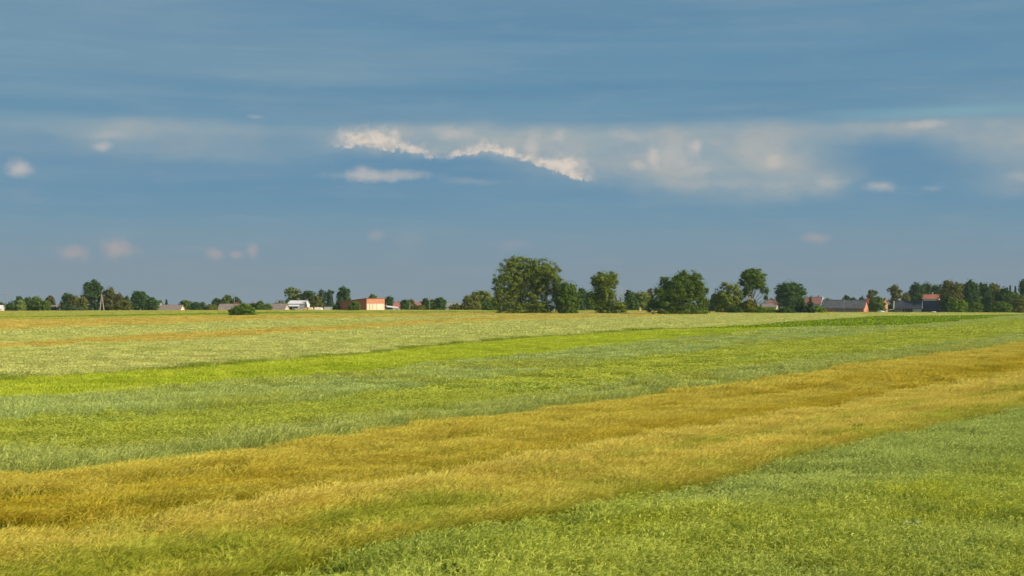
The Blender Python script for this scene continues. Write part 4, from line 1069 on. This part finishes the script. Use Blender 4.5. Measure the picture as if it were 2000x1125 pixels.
def gable(name, label, cat, x0, x1, x2, y_ridge, y_eave, y_base, d, W_=8.0, wall=white, gable_wall=None, roof=r_grey, group=None, over=.35, chim=(), wins=(), doors=(), gwins=(), vtrim=None, chim_mat=brick_red, side='right'):
    """long side faces the viewer between x0 and x1; its gable shows from x1 to x2 (right) or x2 to x0 (left)"""
    m_ = d / F
    gw = max(abs(x2 - (x1 if side == 'right' else x0)), .6) * m_
    sr = min(gw / W_, .9); th = math.asin(sr)
    Lg = abs(x1 - x0) * m_ / math.cos(th)
    px = x1 if side == 'right' else x0
    az = math.atan((px - 1000) / F)
    gz = ground_at(px, d) - .25
    base = min(gz, py2z(y_base, d) - .2)
    He = py2z(y_eave, d) - base; Hr = py2z(y_ridge, d) - base
    sg = 1 if side == 'right' else -1
    rz = -sg * th - az           # front normal swings away from the visible gable
    root = empty(name, (px2x(px, d), d, base), label, cat, group, rz)
    a, b = (-Lg, 0.0) if side == 'right' else (0.0, Lg)
    wv = [(a, 0, 0), (b, 0, 0), (b, W_, 0), (a, W_, 0), (a, 0, He), (b, 0, He), (b, W_, He), (a, W_, He), (a, W_ / 2, Hr - .1), (b, W_ / 2, Hr - .1)]
    fl = [(0, 1, 5, 4), (2, 3, 7, 6), (1, 2, 6, 9, 5), (3, 0, 4, 8, 7), (3, 2, 1, 0)]
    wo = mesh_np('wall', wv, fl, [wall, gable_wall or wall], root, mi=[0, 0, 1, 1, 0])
    t = .16; r_ = MB()
    oa, ob = a - over, b + over
    dz = (Hr - He) / (W_ / 2)
    for s_ in (0, 1):
        ye = -over if s_ == 0 else W_ + over
        ze = He - dz * over
        p = [(oa, ye, ze), (ob, ye, ze), (ob, W_ / 2, Hr), (oa, W_ / 2, Hr)]
        if s_: p = [p[1], p[0], p[3], p[2]]
        nrm = Vector((0, -dz if s_ == 0 else dz, 1))
        r_.quadslab(p, nrm, t)
    r_.box(oa - .01, ob + .01, W_ / 2 - .16, W_ / 2 + .16, Hr + .08, Hr + .24)
    ro = r_.build('roof', roof, root)
    for (f, h) in chim:
        cx_ = a + (b - a) * f
        c = MB().box(cx_ - .35, cx_ + .35, W_ / 2 - .3, W_ / 2 + .3, Hr - .5, Hr + h).box(cx_ - .42, cx_ + .42, W_ / 2 - .37, W_ / 2 + .37, Hr + h, Hr + h + .14)
        c.build('chimney', chim_mat, ro)
    if vtrim:
        for xe in (oa, ob):
            tr = MB()
            for s_ in (0, 1):
                ye = -over if s_ == 0 else W_ + over; ze = He - dz * over
                y0_, z0_ = ye, ze + .05; y1_, z1_ = W_ / 2, Hr + .1
                w2 = .14; xx0, xx1 = (xe - .2, xe + .1) if xe == oa else (xe - .1, xe + .2)
                tr.add([(xx0, y0_, z0_ - .2), (xx1, y0_, z0_ - .2), (xx1, y1_, z1_ - .2), (xx0, y1_, z1_ - .2),
                        (xx0, y0_, z0_ + .28), (xx1, y0_, z0_ + .28), (xx1, y1_, z1_ + .28), (xx0, y1_, z1_ + .28)],
                       [(3, 2, 1, 0), (4, 5, 6, 7), (0, 1, 5, 4), (1, 2, 6, 5), (2, 3, 7, 6), (3, 0, 4, 7)])
            tr.build('verge_board', vtrim, root)
    def window(x, z, w, h, face='front'):
        if face == 'front':
            fr = MB().box(x - w / 2, x + w / 2, -.06, -.004, z, z + .09).box(x - w / 2, x + w / 2, -.06, -.004, z + h - .09, z + h) \
                .box(x - w / 2, x - w / 2 + .09, -.06, -.004, z + .09, z + h - .09).box(x + w / 2 - .09, x + w / 2, -.06, -.004, z + .09, z + h - .09).build('window', trim, root)
            MB().box(x - w / 2 + .09, x + w / 2 - .09, -.03, -.008, z + .09, z + h - .09).build('pane', glass, fr)
        else:
            e = b if side == 'right' else a; s2 = 1 if side == 'right' else -1
            q = sorted((e + s2 * .004, e + s2 * .06)); q2 = sorted((e + s2 * .008, e + s2 * .03))
            fr = MB().box(q[0], q[1], x - w / 2, x + w / 2, z, z + .09).box(q[0], q[1], x - w / 2, x + w / 2, z + h - .09, z + h) \
                .box(q[0], q[1], x - w / 2, x - w / 2 + .09, z + .09, z + h - .09).box(q[0], q[1], x + w / 2 - .09, x + w / 2, z + .09, z + h - .09).build('window', trim, root)
            MB().box(q2[0], q2[1], x - w / 2 + .09, x + w / 2 - .09, z + .09, z + h - .09).build('pane', glass, fr)
    for (f, z, w, h) in wins: window(a + (b - a) * f, z, w, h)
    for (y, z, w, h) in gwins: window(y * W_, z, w, h, 'gable')
    for (f, w, h, mt) in doors:
        xx = a + (b - a) * f
        do = MB().box(xx - w / 2, xx + w / 2, -.07, -.004, 0.02, h).build('door', mt, root)
    return root, (a, b, He, Hr, W_, base)


V1 = 'houses of the left village'; V2 = 'buildings of the right farms'
gable('house', 'pale roofed house cut by the left edge of the view', 'house', -30, 3, 8, 597, 603, 607, 760, 8, white, peach, r_white, V1)
gable('house', 'small grey brown house half hidden behind bushes on the left', 'house', 99, 116, 123, 597, 602, 608, 700, 8, greyw, greyw, r_brown, V1, chim=((.8, .9),), wins=((.3, 1, 1.2, 1.2),))
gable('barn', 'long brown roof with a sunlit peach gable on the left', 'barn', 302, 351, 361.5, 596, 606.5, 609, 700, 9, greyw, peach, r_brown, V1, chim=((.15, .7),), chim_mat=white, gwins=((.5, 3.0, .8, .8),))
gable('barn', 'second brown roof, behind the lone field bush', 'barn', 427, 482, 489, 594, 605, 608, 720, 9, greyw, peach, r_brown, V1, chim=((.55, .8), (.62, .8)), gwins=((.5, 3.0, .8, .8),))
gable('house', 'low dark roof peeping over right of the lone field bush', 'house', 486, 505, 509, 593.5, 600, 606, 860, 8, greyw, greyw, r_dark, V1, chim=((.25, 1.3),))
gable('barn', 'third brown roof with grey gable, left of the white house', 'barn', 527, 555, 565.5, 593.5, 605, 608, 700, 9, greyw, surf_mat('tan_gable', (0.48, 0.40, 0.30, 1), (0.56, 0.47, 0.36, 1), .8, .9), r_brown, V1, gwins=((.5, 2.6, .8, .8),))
# white house with porch roof
wh, dims = gable('white_house', 'bright white house with light roof and two brick chimneys', 'house', 563.5, 594, 605, 587.5, 593, 606, 740, 9, white, white, r_white, V1,
                 chim=((.45, 1.1), (.97, 1.0)), wins=((.78, 1.2, 1.3, 1.5),), gwins=((.6, 1.3, 1.1, 1.2),), over=.45)
a, b, He, Hr, Wd, bs = dims
MB().quadslab([(a - .3, -2.6, He - 1.5), (b - 2.2, -2.6, He - 1.5), (b - 2.2, -.08, He - .75), (a - .3, -.08, He - .75)], (0, -.3, 1), .12).build('porch_roof', r_white, wh)
for x in (a, (a + b) / 2 - 1, b - 2.4):
    MB().box(x - .09, x + .09, -2.5, -2.32, -.1, He - 1.48).build('post', trim, wh)
MB().box(a + .3, b - 3.2, -.05, -.004, .1, He - 1.6).build('garage_door', dark_in, wh)


def flat_shed(name, label, cat, x0, x1, y0, y1, ybase, d, depth, wall, roof, group, rel=0.0):
    m_ = d / F; px = x1; gz = min(ground_at(px, d) - .2, py2z(ybase, d) - .2); az = math.atan((px - 1000) / F)
    Lg = (x1 - x0) * m_ / math.cos(rel)
    r = empty(name, (px2x(px, d), d, gz), label, cat, group, -rel - az)
    h0 = py2z(y0, d) - gz; h1 = py2z(y1, d) - gz
    MB().add([(-Lg, 0, 0), (0, 0, 0), (0, depth, 0), (-Lg, depth, 0), (-Lg, 0, h0 - .15), (0, 0, h1 - .15), (0, depth, h1 - .15), (-Lg, depth, h0 - .15)],
             [(0, 1, 5, 4), (1, 2, 6, 5), (2, 3, 7, 6), (3, 0, 4, 7), (3, 2, 1, 0), (4, 5, 6, 7)]).build('wall', wall, r)
    MB().quadslab([(-Lg - .35, -.35, h0 - .14), (.35, -.35, h1 - .14), (.35, depth + .35, h1 - .14), (-Lg - .35, depth + .35, h0 - .14)], (0, 0, 1), .16).build('roof', roof, r)
    return r, Lg, h0, h1


def orange_building():
    d = 640; m_ = d / F; px = 716
    az = math.atan((px - 1000) / F); gz = ground_at(px, d) - .3
    # corner at px; the red side wall runs left and away, the sunlit front faces right
    rel = math.radians(52)
    r = empty('brick_hall', (px2x(px, d), d, gz), 'big orange brick hall with sunlit front and half pale lower wall', 'hall', V1, -az)
    rt = 35.5 * m_; lf = 54 * m_
    # right face direction and left face direction on the ground
    ur = Vector((math.cos(math.radians(32)), math.sin(math.radians(32)), 0)); ul = Vector((-math.cos(math.radians(40)), math.sin(math.radians(40)), 0))
    R_ = ur * (rt / ur.x); Lf = ul * (lf / -ul.x)
    hC = py2z(583, d) - gz; dl = d + Lf.y
    hL = py2z(590.6, dl) - gz
    hR = py2z(583.0, d + R_.y) - gz
    o = Vector((0, 0, 0)); pts = [o, R_, R_ + Lf, Lf]; hs = [hC, hR, hL + (hR - hC), hL]
    split = py2z(593.5, d) - gz
    low = MB(); 
    # front lower course, pale block
    n_ = Vector((ur.y, -ur.x, 0))
    walls = MB().add([tuple(p) for p in pts] + [(p.x, p.y, h) for p, h in zip(pts, hs)], [(0, 1, 5, 4), (1, 2, 6, 5), (2, 3, 7, 6), (3, 0, 4, 7), (3, 2, 1, 0), (4, 5, 6, 7)])
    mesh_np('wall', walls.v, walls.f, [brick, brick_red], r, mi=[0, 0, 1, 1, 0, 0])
    low.quadslab([tuple(o + Vector((0, 0, .0)) + n_ * .003), tuple(R_ + n_ * .003), tuple(R_ + n_ * .003 + Vector((0, 0, split))), tuple(n_ * .003 + Vector((0, 0, split)))], n_, .06)
    low.build('block_course', brick_pale, r)
    for f in (.0, .16, .31, .55, .97):
        c = o + R_ * f + n_ * .07; w = ur * .12
        MB().quadslab([tuple(c - w), tuple(c + w), tuple(c + w + Vector((0, 0, split))), tuple(c - w + Vector((0, 0, split)))], n_, .08).build('pilaster', brick, r)
    # roof: parapet to the right face and overhanging sheet along the left wall
    ro = MB(); e = .45
    q = [(pts[0] + n_ * .2 + Vector((-.1, -.3, 0)), hC + .02), (pts[1] + n_ * .2 + ur * .3, hR + .02), (pts[2] + ur * .3 + Vector((0, .3, 0)), hs[2] + .02), (pts[3] + ul * 1.2 + Vector((-.2, -.4, 0)), hL - .02)]
    ro.quadslab([(p.x, p.y, h) for p, h in q], (0, 0, 1), .2)
    ro.build('roof', surf_mat('brown_flashing', (0.20, 0.09, 0.06, 1), (0.28, 0.13, 0.09, 1), 1, .7), r)
    door = MB(); c = R_ * .42 + n_ * .075
    door.quadslab([tuple(c - ur * 1.6), tuple(c + ur * 1.6), tuple(c + ur * 1.6 + Vector((0, 0, 3.4))), tuple(c - ur * 1.6 + Vector((0, 0, 3.4)))], n_, .05)
    door.build('gate', brick_pale, r)


orange_building()
gable('house', 'first red roofed house right of the orange brick hall', 'house', 768, 785, 790, 591.5, 598.5, 607, 740, 8, peach, peach, r_red, V1, chim=((.5, .9),), wins=((.4, 1.0, 1.1, 1.2),))
gable('house', 'second red roofed house behind the olive bush', 'house', 805, 819, 824, 592, 597, 606, 760, 8, peach, peach, r_red, V1, chim=((.15, .8), (.95, 1.0)), wins=((.4, 1.0, 1.1, 1.2),))
gable('barn', 'plain grey roof left of the pale willow clump', 'barn', 866, 910, 914, 591.5, 604.5, 607, 720, 10, greyw, greyw, surf_mat('light_grey_roof', (0.24, 0.22, 0.20, 1), (0.34, 0.31, 0.28, 1), .6, .9), V1, vtrim=None)
flat_shed('shed', 'grey shed roof between tall trees left of the orange hall', 'shed', 633, 652, 598, 598, 606, 720, 6, greyw, r_grey, V1)
r, Lg, h0, h1 = flat_shed('garden_wall', 'low pale wall joining the white house and straw stack', 'wall', 576, 594, 602, 602, 608, 690, .4, surf_mat('sand_wall', (0.5, 0.44, 0.36, 1), (0.58, 0.52, 0.43, 1), 1, .9), trim, None)


def greenhouse():
    d = 660; px = 758; m_ = d / F; gz = ground_at(px, d) - .2
    r = empty('greenhouse', (px2x(px, d), d, gz), 'low whitish sheet covered shelter beside the orange hall', 'shelter', V1, 0)
    h = py2z(597.5, d) - gz; h2 = py2z(602, d) - gz; w = 19 * m_
    MB().quadslab([(-w * .95, 0, h2 - .4), (-w * .2, 0, h + .3), (-w * .2, 5, h + .3), (-w * .95, 5, h2 - .2)], (-.3, 0, 1), .12).build('lean_to', r_white, r)
    MB().quadslab([(-w * .18, -.2, h - .6), (w, -.2, h2 + .1), (w, 5, h2 + .5), (-w * .18, 5, h)], (0.1, -.2, 1), .12).build('roof', r_white, r)
    MB().box(-w * .15, w * .96, .2, 4.8, 0, h2 - .6).build('wall', greyw, r)
    for x in (-w * .9, -w * .5, -w * .17, w * .4, w * .95):
        MB().box(x - .06, x + .06, -.1, .05, 0, h2 - .5).build('post', steel, r)


greenhouse()


def straw_stack():
    d = 660; px = 612; m_ = d / F; gz = ground_at(px, d) - .1
    r = empty('straw_stack', (px2x(px, d), d, gz), 'long low straw stack under pale sheeting before the white house', 'straw stack', None, math.radians(4))
    H = py2z(599.8, d) - gz
    def arch(x0, x1, hh, w_, mat, name, ns=8):
        V = []; Fs = []; k = 10
        xs = np.linspace(x0, x1, ns)
        for i, x in enumerate(xs):
            e = min(1, .55 + .9 * min(i, ns - 1 - i) / 2)
            for j in range(k + 1):
                t = math.pi * j / k
                V.append((x, -math.cos(t) * w_ * (.8 + .2 * e), max(0, math.sin(t)) ** .6 * hh * e * (1 + .04 * math.sin(x * 1.7 + j))))
        for i in range(ns - 1):
            for j in range(k):
                p = i * (k + 1) + j; Fs.append((p, p + 1, p + k + 2, p + k + 1))
        Fs.append(tuple(range(k + 1))); Fs.append(tuple((ns - 1) * (k + 1) + j for j in range(k + 1))[::-1])
        return mesh_np(name, V, Fs, mat, r, smooth=False)
    st = surf_mat('old_straw', (0.42, 0.22, 0.09, 1), (0.55, 0.32, 0.13, 1), 2, .95, .5)
    st2 = surf_mat('fresh_straw', (0.62, 0.46, 0.26, 1), (0.70, 0.54, 0.33, 1), 2, .95, .5)
    sh = surf_mat('pale_sheeting', (0.68, 0.56, 0.44, 1), (0.76, 0.64, 0.50, 1), .8, .7)
    arch(-19 * m_, -11 * m_, H * .9, 2.2, st, 'straw_end')
    arch(-11 * m_ + .02, 0 * m_, H, 2.2, st2, 'straw_body')
    arch(.02, 19 * m_, H * .98, 2.25, sh, 'sheeting')


straw_stack()


def weed(label, px, py, w, h, mat, cat='weed', flower=None):
    d = (CAMZ - .75) * F / (py - HZ); rs = np.random.RandomState(int(px)); m_ = d / F
    r = empty('weed_clump', (px2x(px, d), d, 0), label, cat, 'weeds standing in the crops')
    a_ = w / 2 * m_; top = .75 + h * m_
    n = 120; x = rs.normal(0, a_ * .5, n); y = rs.normal(0, a_ * .5, n); z = rs.uniform(.45, 1, n) ** .8 * top
    P = np.stack([x, y, z], -1); N_ = rs.normal(size=P.shape); U = np.cross(N_, rs.normal(size=P.shape)); U /= np.linalg.norm(U, axis=1)[:, None]
    Wv = np.cross(N_ / np.linalg.norm(N_, axis=1)[:, None], U); ss = (.045 * rs.uniform(.5, 1.3, n))[:, None]
    V = np.stack([P - U * ss * 1.6, P - Wv * ss * .6, P + U * ss * 1.6, P + Wv * ss * .6], 1).reshape(-1, 3)
    mesh_np('leaves', V, np.arange(len(V)).reshape(-1, 4), mat, r)
    st = MB()
    for k in range(7):
        a = rs.uniform(0, 6.28); st.tube([(0, 0, 0), (math.cos(a) * a_ * .3, math.sin(a) * a_ * .3, top * .5), (math.cos(a) * a_ * .6, math.sin(a) * a_ * .6, top * .95)], [.012, .01, .005], 4)
    st.build('stem', mat, r)


weed('dark leafy weed clump in the pale barley, upper right', 1675, 833, 26, 4, M['weed'])
weed('pale grey green thistle clump in the nearest wheat on the right', 1780, 1025, 40, 10, M['weedy'])
weed('weed tuft in the nearest wheat at the bottom centre', 895, 1108, 44, 8, M['weed'])


def shrine():
    d = 560; px = 1250.5; m_ = d / F; gz = ground_at(px, d)
    r = empty('brick_shrine', (px2x(px, d), d, gz), 'tiny orange brick wayside pillar between the slender and domed willows', 'pillar')
    h = py2z(600, d) - gz; w = 2.0 * m_
    MB().box(-w * 1.1, w * 1.1, -w, w, 0, .5).box(-w * .8, w * .8, -w * .8, w * .8, .5, h * .72).build('shaft', brick_pale, r)
    MB().add([(-w, -w, h * .72), (w, -w, h * .72), (w, w, h * .72), (-w, w, h * .72), (0, 0, h * 1.08)], [(0, 1, 4), (1, 2, 4), (2, 3, 4), (3, 0, 4), (3, 2, 1, 0)]).build('cap', brick, r)


shrine()

# right farms
gable('house', 'small grey roofed house left of the round dark tree', 'house', 1489, 1516, 1519, 593, 599.5, 607, 760, 7, peach, peach, r_brown, V2, wins=((.6, 1, 1.1, 1.1),), gwins=((.5, 1.0, .9, 1.0),))
gable('house', 'faded red roof rising behind the small grey roofed house', 'house', 1497, 1517, 1520, 586, 597, 607, 860, 9, brick_red, brick_red, r_rust, V2)
gable('house', 'red brown roofed house behind spruces with two dark chimneys', 'house', 1568, 1603, 1608, 580.5, 593, 608, 800, 9, greyw, white, r_rust, V2, chim=((.42, .9), (.8, .9)), wins=((.6, 1.2, 1.2, 1.3), (.85, 1.2, 1.2, 1.3)), gwins=((.5, 3.6, 1.0, 1.2),), vtrim=trim)
barn, dm = gable('long_barn', 'long brick barn with dark grey roof and sunlit orange gable', 'barn', 1605, 1687, 1696, 586.3, 601.3, 611, 720, 10, brick, brick, r_grey, V2, over=.5,
                 wins=((.27, 1.1, 1.0, .8),), gwins=())
a, b, He, Hr, Wd, bs = dm
for f0, f1 in ((.36, .58), (.60, .84)):
    MB().box(a + (b - a) * f0, a + (b - a) * f1, -.1, -.004, .05, He - .75).build('door', wood, barn)
MB().box(a + (b - a) * .22, a + (b - a) * .31, -.09, -.066, .3, 1.7).build('opening', dark_in, barn)
gable('house', 'small crimson roofed house behind the long barn gable', 'house', 1688, 1704, 1709, 584, 593, 608, 800, 8, brick_red, brick_red, r_crim, V2, chim=((.35, .6), (.8, .5)))
gable('outbuilding', 'narrow sunlit orange gable with chimney right of the round tree', 'outbuilding', 1712, 1724.5, 1733.5, 584, 592, 610, 740, 5.0, brick_red, brick, r_rust, V2, chim=((.95, .6),), chim_mat=brick_red)
gable('barn', 'weathered wooden barn with dark roof and pale end boards', 'barn', 1749, 1799.5, 1799.8, 589, 602, 611.5, 700, 9, wood, wood, r_dark, V2, over=.35, vtrim=trim)
wb = [o for o in bpy.data.objects if o.get('label', '').startswith('weathered wooden barn')][0]
gz = wb.location.z; m_ = 700 / F
MB().box(-16.2 * m_, -.05, -.12, -.004, .02, py2z(603, 700) - gz).build('pale_panel', surf_mat('pale_boards', (0.42, 0.38, 0.36, 1), (0.52, 0.48, 0.45, 1), 1.2, .9, stripes=(0, 2.5, .5, (0.3, 0.27, 0.25, 1))), wb)
MB().box(-35 * m_, -17 * m_, -.08, -.004, .02, py2z(604, 700) - gz).build('opening', dark_in, wb)
for k in (-32, -29.5, -26, -21):
    MB().box(k * m_ - .12, k * m_ + .12, -.16, -.084, .02, py2z(604, 700) - gz).build('post', wood, wb)
gable('barn', 'dark boarded barn with long black roof joined right of the wooden one', 'barn', 1801, 1846, 1850, 588, 605, 611.5, 697, 10, woodd, woodd, r_dark, V2, over=.35)
gable('house', 'white house with red tiled roof rising behind the dark barns', 'house', 1804, 1834, 1838, 575, 583, 606, 840, 9, white, white, r_red, V2, chim=((.52, 1.2),), chim_mat=trim, wins=((.25, 6.2, 1.1, 1.0), (.7, 6.2, 1.1, 1.0)), over=.6)


def dome(name, label, px, d, w, yt, yb, mat):
    m_ = d / F; gz = ground_at(px, d); r_ = w / 2 * m_; h = py2z(yt, d) - gz
    r = empty(name, (px2x(px, d), d, gz), label, 'covered heap', 'white covered heaps')
    V = []; Fs = []; nu, nv = 18, 7
    for j in range(nv + 1):
        t = j / nv * math.pi / 2
        for i in range(nu):
            a_ = 2 * math.pi * i / nu; q = math.cos(t) ** .8 if j < nv else 0
            V.append((math.cos(a_) * r_ * q * (1 + .03 * math.sin(3 * a_)), math.sin(a_) * r_ * 1.6 * q, math.sin(t) * h + .0))
    for j in range(nv):
        for i in range(nu): Fs.append((j * nu + i, j * nu + (i + 1) % nu, (j + 1) * nu + (i + 1) % nu, (j + 1) * nu + i))
    mesh_np('sheeting', V, Fs, mat, r, smooth=True)
    kerb = MB().tube([(math.cos(t) * r_ * 1.02, math.sin(t) * r_ * 1.62, .08) for t in np.linspace(0, 2 * math.pi, 20)], [.14] * 20, 5)
    kerb.build('weight_ring', dark_in, r)


plastic = surf_mat('milky_sheeting', (0.55, 0.55, 0.50, 1), (0.66, 0.66, 0.62, 1), 1.0, .5)
dome('silage_heap', 'white covered silage heap before the dark boarded barn', 1823.5, 600, 15, 608, 613, plastic)
dome('silage_heap', 'flat pale covered heap between long barn and wooden barn', 1721, 620, 19, 606.5, 611, plastic)


def fence_rail():
    d = 690; m_ = d / F; px = 1740; gz = ground_at(px, d)
    r = empty('barrier', (px2x(px, d), d, gz), 'thin pale green slanting pole beside the wooden barn', 'barrier pole')
    mt = surf_mat('pale_green_paint', (0.45, 0.55, 0.45, 1), (0.5, 0.6, 0.5, 1), 2, .6)
    MB().tube([(-7 * m_, 0, py2z(606.5, d) - gz), (0, 0, py2z(604.6, d) - gz), (7 * m_, 0, py2z(603.5, d) - gz)], [.12, .12, .1], 6).build('arm', mt, r)
    MB().box(-7.4 * m_, -6.6 * m_, -.12, .12, 0, py2z(606, d) - gz).build('post', mt, r)


fence_rail()


def pole(label, px, d, yt, arms=1, mat=concrete, lamp=False, wide=1.5, r0=.16):
    gz = ground_at(px, d); h = py2z(yt, d) - gz
    r = empty('utility_pole', (px2x(px, d), d, gz - .1), label, 'utility pole', 'utility poles')
    MB().tube([(0, 0, 0), (0, 0, h * .5), (0, 0, h + .1)], [r0 * 1.25, r0, r0 * .7], 8).build('post', mat, r, True)
    for k in range(arms):
        z = h - .9 - k * .8
        ar = MB().box(-wide, wide, -.07, .07, z, z + .14).build('crossarm', mat, r)
        for x in (-wide * .9, -wide * .45, wide * .45, wide * .9):
            MB().tube([(x, 0, z + .141), (x, 0, z + .25), (x, 0, z + .42)], [.05, .09, .05], 6).build('insulator', porcelain, ar)
    if lamp:
        MB().box(-.25, .25, -.2, .2, h - 2.2, h - 1.0).build('transformer', steel, r)
    return r


pole('leftmost pole with one crossarm, by the left edge of the view', 11.7, 640, 571, 1, concrete, wide=1.4)
pole('slim pole with short crossarm behind the second brown roof', 457.6, 740, 572, 2, concrete, wide=.7)
pole('thin tall dark topped pole between two round trees', 839, 640, 574.5, 0, concrete, True, r0=.13)
pole('short pale pole among the trees near the second red roof', 800.5, 660, 590, 0, bark_pale, r0=.12)
pole('thin dark pole standing before the long barn', 1648.3, 690, 573.5, 0, steel, r0=.12)
pole('slim mast behind the long brown roof', 319.2, 760, 585, 0, steel, r0=.1)
pole('slim mast above the narrow orange gable', 1730.5, 800, 574, 0, steel, r0=.08)


def aframe():
    d = 660; px = 199; m_ = d / F; gz = ground_at(px, d); h = py2z(573, d) - gz
    r = empty('utility_pole', (px2x(px, d), d, gz - .1), 'pale two legged pole before the brownish tree on the left', 'utility pole', 'utility poles')
    MB().tube([(-4.2 * m_, 0, 0), (-.4 * m_, 0, h)], [.24, .15], 7).build('leg', bark_pale, r)
    MB().tube([(4.6 * m_, 0, 0), (.3 * m_, 0, h * .86)], [.24, .15], 7).build('leg', bark_pale, r)
    ar = MB().box(-1.3, 1.3, -.08, .08, h - 1.0, h - .85).build('crossarm', bark_pale, r)
    for x in (-1.15, 0.35, 1.15): MB().tube([(x, 0, h - .849), (x, 0, h - .7), (x, 0, h - .5)], [.05, .09, .05], 6).build('insulator', porcelain, ar)


aframe()


def haze():
    zb = float(soil_z(0, 1900)) - 14.0
    m, nt, out = newmat('air')
    v = nt.nodes.new('ShaderNodeVolumePrincipled')
    v.inputs['Color'].default_value = (0.42, 0.52, 0.58, 1); v.inputs['Density'].default_value = HAZE
    v.inputs['Anisotropy'].default_value = 0.0
    nt.links.new(v.outputs[0], out.inputs['Volume'])
    o = MB().box(-2000, 2000, -450, 2000, zb, 45).build('haze', m)
    tag(o, 'thin bluish summer haze over the far trees and farms', 'haze', None, 'stuff')


HAZE = 0.00010
haze()
print('PLANTS', TOTAL[0], 'OBJECTS', len(bpy.data.objects))
